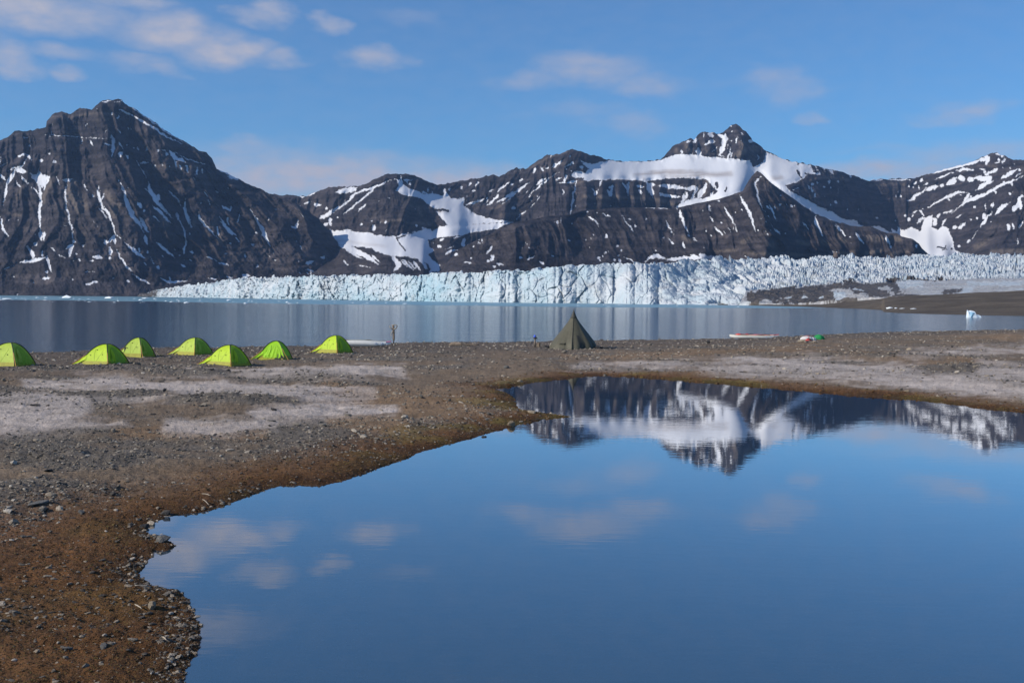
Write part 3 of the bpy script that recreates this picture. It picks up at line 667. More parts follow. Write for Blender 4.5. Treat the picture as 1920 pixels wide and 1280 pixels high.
# ------------------------------------------------------------------ glacier
SEA = -1.5
def build_glacier():
    x0, x1, step = 258, 2380, 1.4
    nc = int((x1 - x0) / step) + 1
    xc = np.linspace(x0, x1, nc)
    df = lerpline([(258, 3700), (300, 3450), (400, 2900), (500, 2400), (600, 2050), (700, 1780), (850, 1520), (1000, 1390), (1150, 1300), (1250, 1235), (1330, 1190), (1400, 1140), (1539, 1090), (1664, 1000), (1757, 950), (1920, 900), (2060, 860)], xc)
    # bays and headlands of the calving front
    df = df + (38 * fbm(xc / 75, xc * 0, 3, 5) + 18 * ridged(xc / 26, xc * 0 + 2, 2, 8)) * sstep(1420, 1250, xc)
    crest = lerpline([(258, 554), (275, 549), (300, 541), (340, 536), (400, 528), (460, 521), (520, 518), (600, 517), (700, 516), (800, 516), (862, 511), (950, 507), (1003, 504), (1066, 498), (1112, 497), (1160, 493), (1237, 493), (1300, 490), (1423, 486), (1539, 484), (1632, 483), (1757, 482), (1867, 479), (1920, 479), (2060, 478)], xc)
    lowy = lerpline([(1330, 571), (1400, 571.5), (1480, 573), (1539, 572.5), (1585, 566.5), (1664, 560.5), (1757, 557.5), (1820, 554.5), (1920, 549.5), (2060, 545)], xc)
    a, _ = ray(xc, crest); _, et = ray(xc, crest); _, el_ = ray(xc, lowy)
    ef = np.where(xc < 1330, (SEA - 1.5 - CAMZ) / df, np.where(xc < 1480, np.minimum(el_, (SEA - 1.0 - CAMZ) / df), el_ - 0.001))
    sT = lerpline([(258, 60), (400, 70), (520, 34), (900, 30), (1100, 45), (1180, 110), (1250, 230), (1350, 560), (1500, 1350), (1700, 2100), (2060, 2500)], xc)
    n1 = 170
    g = np.linspace(0, 1, n1)[:, None]
    # distance behind the front as the surface rises; steep on the left, a long ramp on the right
    s = sT * np.where(xc < 1150, g ** 1.6, g ** 1.15)
    d = df + s
    e = ef + (et - ef) * g
    a2 = np.broadcast_to(a, d.shape)
    Z = CAMZ + e * d; Xw = a2 * d; Yw = d.copy()
    px = np.broadcast_to(xc, d.shape)
    right = sstep(1150, 1450, px)
    _, py = proj(Xw, Yw, Z)
    # low dirty margin on the right: limits where seracs stand
    ser_y = lerpline([(258, 700), (1330, 700), (1400, 549), (1480, 541), (1560, 536), (1650, 531), (1760, 526), (1850, 523), (2060, 520)], px)
    serac = sstep(3, -5, py - ser_y)
    scl = d / 1350.0
    arc = np.concatenate([[0], np.cumsum(np.hypot(np.diff(a * lerpline([(258, 3700), (500, 2400), (850, 1520), (1330, 1190), (2060, 860)], xc)), 0.35 * np.diff(lerpline([(258, 3700), (500, 2400), (850, 1520), (1330, 1190), (2060, 860)], xc))))])
    along = np.broadcast_to(arc, d.shape)        # metres along the front
    # cliff: columns, slabs and overhangs pushed towards the viewer
    col = ridged(along / 34 + 0.9 * fbm(along / 45, Z / 28, 3, 31), Z / 38, 3, 30, 0.55)
    slab = fbm(along / 11, Z / 9, 4, 33, 0.62)
    lean = Z * (0.35 * fbm(along / 90, along * 0, 2, 38))
    w1, w2, wid = worley((along + lean) / 15 + 0.5 * fbm(along / 20, Z / 20, 2, 36), Z / 27 + 0.7 * fbm(along / 30, Z / 40, 2, 35), 34)
    v1, v2, wid2 = worley((along - lean) / 6.5, Z / 9 + 0.6 * fbm(along / 12, Z / 14, 2, 39), 37)
    rgh = 0.75 + 0.75 * sstep(-0.35, 0.45, fbm(along / 110, Z / 60, 2, 55))
    face = (7.5 * (col - 0.5) + rgh * (5.5 * slab + 6 * (wid - 0.5) + 3.0 * (wid2 - 0.5)) - 3 * sstep(0.14, 0.0, w2 - w1)) * (1 - right) * np.clip(scl, 1, 1.6)
    cut = sstep(0.0, 0.06, g) * serac
    Yw = Yw - face * cut
    # seracs: blocks of uneven height split by crevasses
    cx, cy = Xw / 22.0, (Yw + 0.35 * Xw) / 46.0
    f1, f2, bid = worley(cx + 0.25 * fbm(cx, cy, 2, 41), cy, 40)
    g1, g2, bid2 = worley(cx * 2.3, cy * 2.1, 45)
    blk = 8.0 * (bid - 0.45) + 3.5 * (bid2 - 0.5) - 5 * sstep(0.2, 0.0, f2 - f1) - 2.0 * sstep(0.2, 0.0, g2 - g1) + 2.5 * fbm(cx * 3, cy * 3, 3, 46) + 5 * fbm(cx / 3, cy / 3, 2, 47)
    hgt = blk * (0.35 + 0.65 * right) * np.clip(scl, .8, 1.7) * serac
    topw = np.where(px < 1200, sstep(0.75, 1.0, g), sstep(0.0, 0.1, g))
    Z = Z + hgt * topw
    lowdet = (2.2 * fbm(Xw / 26, Yw / 34, 5, 48, 0.6) + 2.0 * ridged((Xw + Yw * 0.4) / 60, Yw / 45, 3, 49)) * (1 - serac) * (1 + 1.2 * sstep(1680, 1560, px))
    Z = Z + lowdet
    Z[0] = np.where(xc < 1500, SEA - 3, Z[0] - 4)
    # surface running on behind the crest
    rows = []
    last = np.stack([Xw[-1], Yw[-1], Z[-1]], -1)
    for k in range(1, 26):
        ds = sT * 0 + 22 * k * np.where(xc < 1300, 1, 1.6) * (df / 1350)
        dk = d[-1] + ds
        q = np.stack([a * dk, dk, CAMZ + (et - 0.0008 * k ** 0.6) * dk], -1)
        bx, by = q[:, 0] / 22, (q[:, 1] + 0.35 * q[:, 0]) / 46
        h1, h2, hb = worley(bx, by, 40)
        q[:, 2] += (8 * (hb - 0.6) - 5 * sstep(0.2, 0, h2 - h1) + 3 * fbm(bx * 3, by * 3, 3, 46)) * np.clip(df / 1350, .8, 1.7)
        rows.append(q)
    P = np.concatenate([np.stack([Xw, Yw, Z], -1), np.array(rows)], 0)
    nb = len(rows)
    pad = lambda z, val=0: np.concatenate([z, np.full((nb, nc), val)], 0)
    blue = sstep(0.0, 1, 0.55 * (1 - right) * (0.35 + 0.9 * fbm(along / 70, Z / 45, 3, 52) + 0.6 * (0.5 - col) + 0.35 * (1 - g)) + 0.16 * fbm(Xw / 40, Yw / 60, 3, 53))
    blue = np.clip(blue * 1.15, 0, 0.9) * serac * (0.35 + 0.65 * sstep(450, 800, px))
    # moraine and dirt
    dirt = np.zeros_like(d)
    dl = parse('300,335 420,300 520,300|26,20; 560,320 700,320 800,330|30,22; 600,280 800,262 1000,262|14,10; 860,240 1000,250 1150,225|12,8; 900,275 1050,290|16; 1100,215 1300,212 1500,205|7,4; 1120,235 1160,270|14; 1450,290 1560,275|9,5; 1150,300 1300,310|8; 480,275 540,265|8; 1000,300 1100,300|12; 350,345 900,352|8', 1320, 460, 3.2)
    dsx = px + 7 * fbm(px / 14, py / 5, 4, 60, 0.65); dsy = py + 3.5 * fbm(px / 14, py / 5, 4, 61, 0.65)
    rag = fbm(px / 5, py / 1.8, 3, 66, 0.7)
    dirt = np.maximum(dirt, sstep(-2.5, 3, stroke_field(dsx, dsy, dl) + 4.5 * rag))
    dirt = np.maximum(dirt, 0.9 * sstep(330, 262, px + 12 * fbm(px / 9, py / 9, 3, 63)))
    ldirt = 0.42 * sstep(430, 300, px)
    dirt = np.maximum(dirt, ldirt)
    grey = np.clip((1 - serac) * (0.8 - 0.5 * sstep(-.2, .8, fbm(px / 60, py / 5, 4, 64, 0.6))), 0, 1)
    wh = parse('1510,305 1560,285 1620,262|6,12,8; 800,310 840,325|16; 910,275 950,282|8; 1600,235 1900,235|10; 700,335 720,335|8; 600,320 620,340|8; 520,320|10; 1180,240 1300,240|14', 1320, 460, 3.2)
    w = sstep(-1, 3, stroke_field(dsx, dsy, wh) + 5 * fbm(px / 6, py / 2, 3, 67, 0.7))
    grey *= (1 - 0.8 * w); dirt *= (1 - 0.7 * w)
    me = grid_mesh('glacier', P)
    set_attr(me, 'blue', pad(blue)); set_attr(me, 'dirt', pad(dirt)); set_attr(me, 'grey', pad(grey))
    smooth(me, False)
    o = link('glacier', me, M_ICE); tag(o, kind='structure')
build_glacier()

# ------------------------------------------------------------------ far shore of the lagoon (moraine flats on the right)
def ground_like(name, stops, nscale, bumpd, brough=0.95):
    m, nt, b = newmat(name)
    P = position(nt)
    n1 = tex_noise(nt, nscale, 6, 0.65, P); n2 = tex_noise(nt, nscale * 12, 5, 0.7, P)
    f = math_(nt, 'ADD', math_(nt, 'MULTIPLY', n1.outputs['Fac'], 0.6), math_(nt, 'MULTIPLY', n2.outputs['Fac'], 0.4))
    L(nt, ramp(nt, f, stops).outputs[0], b.inputs['Base Color'])
    b.inputs['Roughness'].default_value = brough; b.inputs['Specular IOR Level'].default_value = 0.1
    bump(nt, n2.outputs['Fac'], 1.0, bumpd, b)
    return m
M_FLATS = ground_like('moraine_gravel', [(0.34, (0.05, 0.042, 0.036)), (0.5, (0.095, 0.08, 0.065)), (0.66, (0.15, 0.125, 0.10))], 0.035, 0.5)
def far_shore():
    xc = np.linspace(1330, 2300, 560)
    ys = lerpline([(1330, 571.2), (1400, 572.6), (1500, 575), (1560, 577), (1600, 578.5), (1640, 580.5), (1654, 581.5), (1657, 585.2), (1684, 587.2), (1742, 589.2), (1808, 590.8), (1920, 593), (2300, 600)], xc)
    ytop = lerpline([(1330, 569), (1400, 568.5), (1480, 569.5), (1539, 568), (1585, 563), (1664, 556.5), (1757, 553), (1820, 550), (1920, 545), (2300, 530)], xc)
    a, e0 = ray(xc, ys); _, e1 = ray(xc, ytop)
    d0 = (SEA - CAMZ) / e0
    d1 = lerpline([(1330, 1250), (1400, 1230), (1539, 1180), (1664, 1080), (1757, 1010), (1920, 960), (2300, 860)], xc)
    v = np.linspace(0, 1, 90)[:, None]
    d = d0 - 14 + (d1 - d0 + 14) * v
    z1 = CAMZ + e1 * d1
    prof = np.where(v < 0.05, -0.8 + v * 20, 0.2 + (z1 - SEA - 0.2) * (0.45 * sstep(.1, .45, v) + 0.55 * sstep(0.4, 1.0, v)))
    Z = SEA + prof
    X = a * d; Y = d
    Z = Z + (1.3 * fbm(X / 45, Y / 60, 4, 71) + 0.7 * ridged(X / 70, Y / 35, 3, 72) - 0.4) * sstep(0.12, 0.35, v)
    me = grid_mesh('moraine_flats', np.stack([np.broadcast_to(X, d.shape), Y, Z], -1)); smooth(me)
    o = link('moraine_flats', me, M_FLATS); tag(o, kind='structure')
far_shore()

# ------------------------------------------------------------------ fjord
def water_material(name, body, rough, bumps, spec=0.5):
    m, nt, b = newmat(name)
    P = position(nt)
    b.inputs['Base Color'].default_value = (*body, 1); b.inputs['Roughness'].default_value = rough; b.inputs['IOR'].default_value = 1.333; b.inputs['Specular IOR Level'].default_value = spec
    h = None
    for (sx, sy, w, det) in bumps:
        mp = N(nt, 'ShaderNodeVectorMath', operation='MULTIPLY'); mp.inputs[1].default_value = (sx, sy, 1); L(nt, P, mp.inputs[0])
        n = tex_noise(nt, 1.0, det, 0.55, mp.outputs[0])
        k = math_(nt, 'MULTIPLY', n.outputs['Fac'], w)
        h = k if h is None else math_(nt, 'ADD', h, k)
    bump(nt, h, 1.0, 1.0, b)
    return m
M_FJORD = water_material('fjord_water', (0.02, 0.045, 0.075), 0.10, [(0.55, 0.9, 0.12, 3), (0.06, 0.25, 0.14, 3)], 0.24)
me = bpy.data.meshes.new('fjord')
me.from_pydata([(-14000, 50, SEA), (9000, 50, SEA), (9000, 9000, SEA), (-14000, 9000, SEA)], [], [(0, 1, 2, 3)])
tag(link('fjord', me, M_FJORD), kind='structure')
# milky meltwater along the ice front
M_MELT = water_material('meltwater', (0.16, 0.30, 0.36), 0.3, [(0.3, 0.8, 0.05, 3)])
def meltwater():
    xc = np.linspace(-140, 1560, 220)
    yl = lerpline([(-140, 559), (0, 561.5), (120, 563), (240, 564.5), (427, 567.5), (615, 570.5), (840, 572.3), (1112, 576), (1400, 577.5), (1500, 577.5), (1560, 576.8)], xc) + 0.5 * fbm(xc / 40, xc * 0, 3, 81)
    a, e = ray(xc, yl); d0 = (SEA + 0.02 - CAMZ) / e
    d1 = lerpline([(-140, 5200), (250, 4500), (300, 3600), (500, 2500), (700, 1850), (1000, 1450), (1250, 1300), (1560, 1150)], xc)
    v = np.linspace(0, 1, 6)[:, None]
    d = d0 + (np.maximum(d1, d0 + 20) - d0) * v
    me = grid_mesh('meltwater', np.stack([a * d, d, np.full(d.shape, SEA + 0.02)], -1))
    tag(link('meltwater', me, M_MELT), kind='structure')
meltwater()

# ------------------------------------------------------------------ near ground: beach, flats and pond bank
POND = -0.05
pond_px = [(350, 1300), (352, 1270), (356, 1240), (366, 1200), (373, 1165), (368, 1145), (355, 1127), (322, 1108), (286, 1099), (263, 1086), (256, 1075), (270, 1060), (290, 1046), (305, 1036), (322, 1026), (318, 1018), (300, 1010), (281, 1000), (279, 990), (292, 975), (320, 966), (360, 962), (395, 957), (430, 945), (455, 930), (490, 918), (520, 910), (560, 908), (600, 909), (640, 902), (665, 893), (690, 885), (720, 874), (750, 866), (775, 855), (800, 845), (830, 838), (855, 832), (880, 822), (905, 813), (940, 806), (960, 800), (985, 793), (1020, 786), (1060, 783), (1086, 781), (1060, 777.5), (1020, 775), (985, 770), (970, 765), (962, 755), (965, 748), (955, 742), (940, 735), (936, 728), (960, 724), (990, 718), (1020, 714), (1060, 710), (1090, 706), (1130, 704), (1170, 706), (1220, 709), (1270, 713), (1320, 717), (1380, 722), (1440, 727), (1500, 733), (1560, 738), (1620, 742), (1700, 747), (1760, 755), (1820, 763), (1920, 772),
           (2050, 784), (2300, 812), (2600, 860), (2700, 1000), (2400, 1250), (1900, 1500), (1300, 1620), (800, 1560), (450, 1420)]
_px = np.array(pond_px, float)
_wx, _wy = on_plane(_px[:, 0], _px[:, 1], POND)
POND_POLY = np.stack([_wx, _wy], -1)
crest_line = [(-400, 676), (-100, 664), (0, 662), (60, 661), (130, 660), (200, 655), (300, 651), (400, 652), (480, 649), (600, 648), (740, 641), (860, 641), (950, 641), (1100, 638), (1300, 635), (1380, 634), (1500, 629), (1620, 623), (1750, 620), (1920, 617), (2200, 611)]
_cx = np.array([p[0] for p in crest_line], float); _cy = np.array([p[1] for p in crest_line], float)
_ca, _cd = on_plane(_cx, _cy, 0.0); _ca = _ca / _cd

def pond_dist(X, Y):
    """metres, positive on land"""
    return -poly_sdf(X, Y, POND_POLY)

def crest_d(X, Y):
    return np.interp(X / np.maximum(Y, 0.5), _ca, _cd)

HEAPS = []
for hx, hy, hr, hh in ((445, 760, 2.0, .30), (205, 745, 1.8, .14), (150, 868, 1.5, .20), (360, 703, 2.0, .16), (650, 724, 1.5, .10), (1775, 694, 1.6, .24), (1822, 692, 1.1, .22), (1235, 679, 1.5, .12), (60, 930, 1.4, .16), (620, 850, 1.8, .14), (960, 765, 1.6, .12)):
    _x, _y = on_plane(hx, hy, 0.05); HEAPS.append((float(_x), float(_y), hr, hh))
def heap_field(X, Y):
    f = np.zeros(np.shape(X))
    for hx, hy, hr, hh in HEAPS:
        f = np.maximum(f, np.exp(-((X - hx) / (1.35 * hr)) ** 2 - ((Y - hy) / hr) ** 2))
    return f

def ground_h(X, Y, fine=True, dist=None):
    X = np.asarray(X, float); Y = np.asarray(Y, float)
    if dist is None: dist = pond_dist(X, Y)
    edge = dist + 0.10 * fbm(X / 0.5, Y / 0.5, 3, 90) + 0.22 * fbm(X / 2.2, Y / 2.2, 2, 91) * sstep(0, 40, Y)
    land = 0.10 * (1 - np.exp(-np.maximum(edge, 0) / 0.35)) + 0.10 * (1 - np.exp(-np.maximum(edge, 0) / 9.0))
    bed = -0.55 * (1 - np.exp(np.minimum(edge, 0) / 3.0)) - 0.02
    z = POND + np.where(edge > 0, land, bed)
    k = sstep(0.1, 3, edge)
    z = z + k * (0.10 * fbm(X / 7, Y / 7, 3, 92) + 0.09 * fbm(X / 2.0, Y / 2.0, 3, 93))
    # low gravel heaps on the flats
    z = z + k * 0.22 * sstep(0.25, 0.8, fbm(X / 9 + 3, Y / 5, 3, 94))
    for hx, hy, hr, hh in HEAPS:
        z = z + k * hh * np.exp(-((X - hx) / (1.35 * hr)) ** 2 - ((Y - hy) / hr) ** 2) * (1 + 0.5 * fbm(X / 0.5, Y / 0.5, 3, 99))
    dc = crest_d(X, Y)
    z = z * sstep(0, -26, Y - dc) + (1 - sstep(0, -26, Y - dc)) * (0.04 * fbm(X / 5, Y / 5, 3, 95))
    z = z - 0.16 * np.maximum(Y - dc - 0.5, 0) - 0.3 * sstep(0, 3, Y - dc - 0.3)
    z = np.maximum(z, -4.5)
    r = np.hypot(X, Y)
    z = z + 2.55 * sstep(9.5, 2.0, r)
    if fine:
        z = z + sstep(-0.05, 0.2, edge) * (0.030 * fbm(X / 0.16, Y / 0.16, 3, 96, 0.65) + 0.05 * fbm(X / 0.6, Y / 0.6, 3, 97)) + 0.012 * fbm(X / 0.3, Y / 0.3, 2, 98)
    return z

def zone_fields(X, Y, dist):
    px, py = proj(X, np.maximum(Y, 0.3), np.full(np.shape(X), 0.05))
    px = np.clip(px, -3000, 5000); py = np.clip(py, 500, 3000)
    nw = fbm(X / 3.0, Y / 3.0, 4, 110); nl = fbm(X / 11.0, Y / 8.0, 3, 111); ns = fbm(X / 0.8, Y / 0.8, 4, 112, 0.6)
    grav_ = sstep(0.05, 0.5, fbm(X / 5.0, Y / 3.2, 3, 113) + 0.35 * ns)
    # pale dried mud
    pale = np.zeros(np.shape(X))
    wx = px + 30 * nl; wy = py + 7 * nw
    P1 = [([(-100, 790), (60, 780), (130, 765)], [54, 40]), ([(-60, 812), (120, 800), (220, 795)], [20, 10]), ([(60, 728), (180, 722), (330, 733), (560, 750), (700, 740)], [12, 18, 26, 12]), ([(160, 752), (340, 752)], [10]), ([(370, 700), (520, 705), (700, 704), (760, 700)], [8, 12, 7]), ([(470, 788), (620, 772), (740, 775)], [26, 22, 6]), ([(300, 803), (420, 808), (500, 798)], [18]), ([(560, 730), (660, 728)], [10]), ([(0, 756), (120, 750)], [7]),
          ([(1080, 690), (1200, 687), (1330, 686)], [3, 6]), ([(1320, 690), (1480, 690), (1600, 695), (1720, 700)], [10, 22, 26, 14]), ([(1560, 705), (1700, 716), (1850, 722), (1990, 735)], [8, 16, 26, 30]), ([(1690, 670), (1800, 662), (1940, 655)], [3, 5, 6]), ([(1840, 700), (1960, 705)], [26])]
    pf = stroke_field(wx, wy, [(p, [1.35 * q for q in w]) for p, w in P1], -45, 45)
    pale = sstep(-11, 12, pf + 2 + 9 * nw + 11 * ns - 4 * grav_)
    tanf = stroke_field(wx, wy, [([(1050, 672), (1200, 668), (1400, 660), (1580, 655)], [8, 14, 8]), ([(1560, 660), (1700, 680)], [6]), ([(1750, 640), (1940, 636)], [5]), ([(1650, 690), (1850, 680)], [6]), ([(1150, 680), (1250, 676)], [5]), ([(620, 745), (900, 770)], [50]), ([(200, 810), (480, 820)], [22]), ([(620, 790), (760, 800)], [30])], -45, 45)
    tan = sstep(-6, 6, tanf + 8 * nw)
    bank = sstep(3.8, 0.3, dist + 1.0 * nw + 0.8 * nl - 0.6 * sstep(620, 400, px) * sstep(880, 960, py))
    rust = sstep(170, 40, np.abs(py - 1140) - 60 + 40 * nl) * sstep(520, 330, px)
    beach = sstep(-8, -30, Y - crest_d(X, Y) + 4 * nl)       # 0 on the beach
    grav = sstep(-0.12, 0.4, fbm(X / 5.0, Y / 3.2, 3, 113) + 0.35 * ns)
    hf = heap_field(X, Y)
    grav = np.maximum(grav, sstep(0.25, 0.6, hf + 0.25 * ns)); pale = pale * (1 - sstep(0.25, 0.6, hf + 0.3 * ns))
    moss = sstep(0.1, 0.6, fbm(X / 1.6, Y / 1.6, 3, 114) + 0.5 * bank - 0.25)
    return px, py, pale, tan, bank, rust, 1 - beach, grav, moss, nw, ns, nl

def lerp3(a, b, t):
    return a * (1 - t[..., None]) + np.array(b) * t[..., None]

def ground_colour(X, Y, dist):
    px, py, pale, tan, bank, rust, beach, grav, moss, nw, ns, nl = zone_fields(X, Y, dist)
    c = np.zeros(np.shape(X) + (3,)) + np.array((0.195, 0.146, 0.103))
    c = lerp3(c, (0.145, 0.128, 0.110), grav * 0.9)
    c = lerp3(c, (0.25, 0.165, 0.098), tan * 0.8)
    c = lerp3(c, (0.52, 0.455, 0.415), pale * (0.9 - 0.5 * grav * sstep(-.2, .4, ns)))
    c = lerp3(c, (0.115, 0.094, 0.078), beach * 0.9)
    rst = np.clip(rust * (0.55 + 0.5 * nw), 0, 1)
    c = lerp3(c, (0.300, 0.132, 0.060), rst * 0.9)
    mossc = np.zeros_like(c) + np.array((0.130, 0.060, 0.021))
    mossc = lerp3(mossc, (0.165, 0.115, 0.026), np.clip(moss * sstep(880, 780, py) * 0.8 + 0.25 * moss, 0, 1))
    c = c * (1 - bank[..., None] * 0.92) + mossc * bank[..., None] * 0.92
    wet = sstep(1.0, 0.1, dist + 0.3 * ns + 0.2 * nw)
    c = c * (1 - 0.5 * wet[..., None])
    c = c * (1 + 0.22 * ns + 0.10 * nl)[..., None]
    inside = sstep(0.0, -0.3, dist)
    c = lerp3(c, (0.075, 0.062, 0.048), inside)
    return np.clip(c, 0.012, 0.6), bank, pale, beach

def ground_material():
    m, nt, b = newmat('shore_ground')
    P = position(nt)
    col = attr(nt, 'col').outputs['Color']
    n1 = tex_noise(nt, 9.0, 6, 0.7, P); n2 = tex_noise(nt, 38.0, 5, 0.7, P); n0 = tex_noise(nt, 1.3, 6, 0.65, P)
    k = math_(nt, 'MULTIPLY', mapr(nt, n1.outputs['Fac'], 0.3, 0.7, 0.62, 1.38), mapr(nt, n2.outputs['Fac'], 0.3, 0.7, 0.7, 1.3))
    k = math_(nt, 'MULTIPLY', k, mapr(nt, n0.outputs['Fac'], 0.3, 0.7, 0.8, 1.2))
    v = N(nt, 'ShaderNodeVectorMath', operation='SCALE'); L(nt, col, v.inputs[0]); L(nt, k, v.inputs['Scale'])
    # pebbles too small to build
    vo = N(nt, 'ShaderNodeTexVoronoi'); vo.inputs['Scale'].default_value = 16.0; L(nt, P, vo.inputs['Vector'])
    sp = N(nt, 'ShaderNodeSeparateColor'); L(nt, vo.outputs['Color'], sp.inputs[0])
    peb = math_(nt, 'MULTIPLY', mapr(nt, vo.outputs['Distance'], 0.3, 0.18), mapr(nt, sp.outputs[0], 0.48, 0.5))
    pc = ramp(nt, sp.outputs[1], [(0.0, (0.04, 0.04, 0.043)), (0.5, (0.14, 0.13, 0.12)), (1.0, (0.46, 0.42, 0.37))]).outputs[0]
    gr = attr(nt, 'pebble').outputs['Fac']
    colr = mixc(nt, math_(nt, 'MULTIPLY', peb, gr), v.outputs[0], pc)
    L(nt, colr, b.inputs['Base Color'])
    b.inputs['Roughness'].default_value = 0.92; b.inputs['Specular IOR Level'].default_value = 0.15
    h = math_(nt, 'ADD', n1.outputs['Fac'], math_(nt, 'MULTIPLY', n2.outputs['Fac'], 0.35))
    h = math_(nt, 'ADD', h, math_(nt, 'MULTIPLY', peb, 0.4))
    bump(nt, h, 1.0, 0.08, b)
    return m
M_GROUND = ground_material()

def build_ground():
    xs = np.concatenate([np.linspace(-4200, -80, 26)[:-1], np.linspace(-80, 2000, 1000), np.linspace(2000, 6200, 26)[1:]])
    a = (xs - 960) / F
    ys = np.linspace(1330, 606, 400)
    _, dd = on_plane(np.full(400, 960.0), ys, -0.2)
    dd = np.concatenate([np.linspace(-6, dd[0], 26)[:-1], dd, dd[-1] + np.array([6, 14, 24, 36, 50])])
    X = a[None, :] * np.maximum(dd, 4.0)[:, None]; Y = np.broadcast_to(dd[:, None], X.shape).copy()
    dist = pond_dist(X, Y)
    Z = ground_h(X, Y, True, dist)
    c, bank, pale, beach = ground_colour(X, Y, dist)
    me = grid_mesh('shore_ground', np.stack([X, Y, Z], -1))
    set_col(me, 'col', c)
    set_attr(me, 'pebble', np.clip(0.95 - 0.6 * pale - 0.5 * bank, 0, 1))
    smooth(me)
    tag(link('shore_ground', me, M_GROUND), kind='structure')
build_ground()

def gz(x, y):
    return float(ground_h(np.array([x]), np.array([y]), True)[0])

def on_ground(px, py):
    """point of the built ground seen at a photo pixel"""
    a, e = ray(px, py)
    lo, hi = 8.0, 220.0
    ds = np.geomspace(lo, hi, 700)
    z = ground_h(a * ds, ds, True); zr = CAMZ + e * ds
    k = np.argmax(zr < z)
    if k == 0: k = 1
    d = ds[k]
    return Vector((float(a * d), float(d), float(z[k])))

# pond surface
def pond_material():
    m, nt, b = newmat('pond_water')
    nt.nodes.remove(b)
    out = nt.nodes['Material Output']
    P = position(nt)
    mp = N(nt, 'ShaderNodeVectorMath', operation='MULTIPLY'); mp.inputs[1].default_value = (1.6, 5.0, 1); L(nt, P, mp.inputs[0])
    n1 = tex_noise(nt, 1.0, 3, 0.5, mp.outputs[0])
    mp2 = N(nt, 'ShaderNodeVectorMath', operation='MULTIPLY'); mp2.inputs[1].default_value = (0.25, 0.6, 1); L(nt, P, mp2.inputs[0])
    n2 = tex_noise(nt, 1.0, 2, 0.5, mp2.outputs[0])
    h = math_(nt, 'ADD', math_(nt, 'MULTIPLY', n1.outputs['Fac'], 0.0007), math_(nt, 'MULTIPLY', n2.outputs['Fac'], 0.0013))
    bp = N(nt, 'ShaderNodeBump'); bp.inputs['Strength'].default_value = 1.0; bp.inputs['Distance'].default_value = 1.0; L(nt, h, bp.inputs['Height'])
    fr = N(nt, 'ShaderNodeFresnel'); fr.inputs['IOR'].default_value = 1.62; L(nt, bp.outputs[0], fr.inputs['Normal'])
    gl = N(nt, 'ShaderNodeBsdfGlossy'); gl.inputs['Roughness'].default_value = 0.01; L(nt, bp.outputs[0], gl.inputs['Normal'])
    tr = N(nt, 'ShaderNodeBsdfTransparent'); tr.inputs['Color'].default_value = (0.72, 0.86, 0.93, 1)
    df = N(nt, 'ShaderNodeBsdfDiffuse'); df.inputs['Color'].default_value = (0.038, 0.10, 0.168, 1)
    m1 = N(nt, 'ShaderNodeMixShader'); m1.inputs[0].default_value = 0.55; L(nt, tr.outputs[0], m1.inputs[1]); L(nt, df.outputs[0], m1.inputs[2])
    m2 = N(nt, 'ShaderNodeMixShader'); fb = math_(nt, 'MULTIPLY', fr.outputs[0], 2.0); fb.node.use_clamp = True; L(nt, fb, m2.inputs[0]); L(nt, m1.outputs[0], m2.inputs[1]); L(nt, gl.outputs[0], m2.inputs[2])
    L(nt, m2.outputs[0], out.inputs['Surface'])
    return m
x_, y_ = POND_POLY[:, 0], POND_POLY[:, 1]
cxy = POND_POLY.mean(0)
big = []
for i in range(len(POND_POLY)):      # the water sheet runs a little under the bank
    p0 = POND_POLY[i - 1]; p1 = POND_POLY[(i + 1) % len(POND_POLY)]
    t = p1 - p0; nrm = np.array([t[1], -t[0]]) / (np.hypot(*t) + 1e-9)
    q = POND_POLY[i] + nrm * 0.9
    if pond_dist(np.array([q[0]]), np.array([q[1]]))[0] < 0: q = POND_POLY[i] - nrm * 0.9
    big.append((q[0], q[1], POND))
me = bpy.data.meshes.new('pond')
_lo = POND_POLY.min(0) - 1.0; _hi = POND_POLY.max(0) + 1.0
me.from_pydata([(_lo[0], max(_lo[1], 6.0), POND), (_hi[0], max(_lo[1], 6.0), POND), (_hi[0], _hi[1], POND), (_lo[0], _hi[1], POND)], [], [(0, 1, 2, 3)])
tag(link('pond', me, pond_material()), kind='structure')

# ------------------------------------------------------------------ materials of the things
def stone_material(name, stops, lo=0.0):
    m, nt, b = newmat(name)
    oi = N(nt, 'ShaderNodeObjectInfo')
    tcn = N(nt, 'ShaderNodeTexCoord')
    n = tex_noise(nt, 3.0, 5, 0.65, tcn.outputs['Object'])
    n2 = tex_noise(nt, 14.0, 4, 0.7, tcn.outputs['Object'])
    c = ramp(nt, oi.outputs['Random'], stops).outputs[0]
    k = math_(nt, 'MULTIPLY', mapr(nt, n.outputs['Fac'], 0.3, 0.7, 0.65, 1.35), mapr(nt, n2.outputs['Fac'], 0.3, 0.7, 0.8, 1.2))
    v = N(nt, 'ShaderNodeVectorMath', operation='SCALE'); L(nt, c, v.inputs[0]); L(nt, k, v.inputs['Scale'])
    L(nt, v.outputs[0], b.inputs['Base Color']); b.inputs['Roughness'].default_value = 0.85; b.inputs['Specular IOR Level'].default_value = 0.25
    bump(nt, n2.outputs['Fac'], 0.7, 0.12, b)
    return m
M_STONE = stone_material('stone', [(0.0, (0.065, 0.062, 0.06)), (0.3, (0.165, 0.145, 0.125)), (0.65, (0.29, 0.255, 0.21)), (0.86, (0.42, 0.345, 0.26)), (1.0, (0.62, 0.56, 0.48))])
M_STONE_DARK = stone_material('dark_stone', [(0.0, (0.04, 0.04, 0.043)), (1.0, (0.075, 0.07, 0.066))])
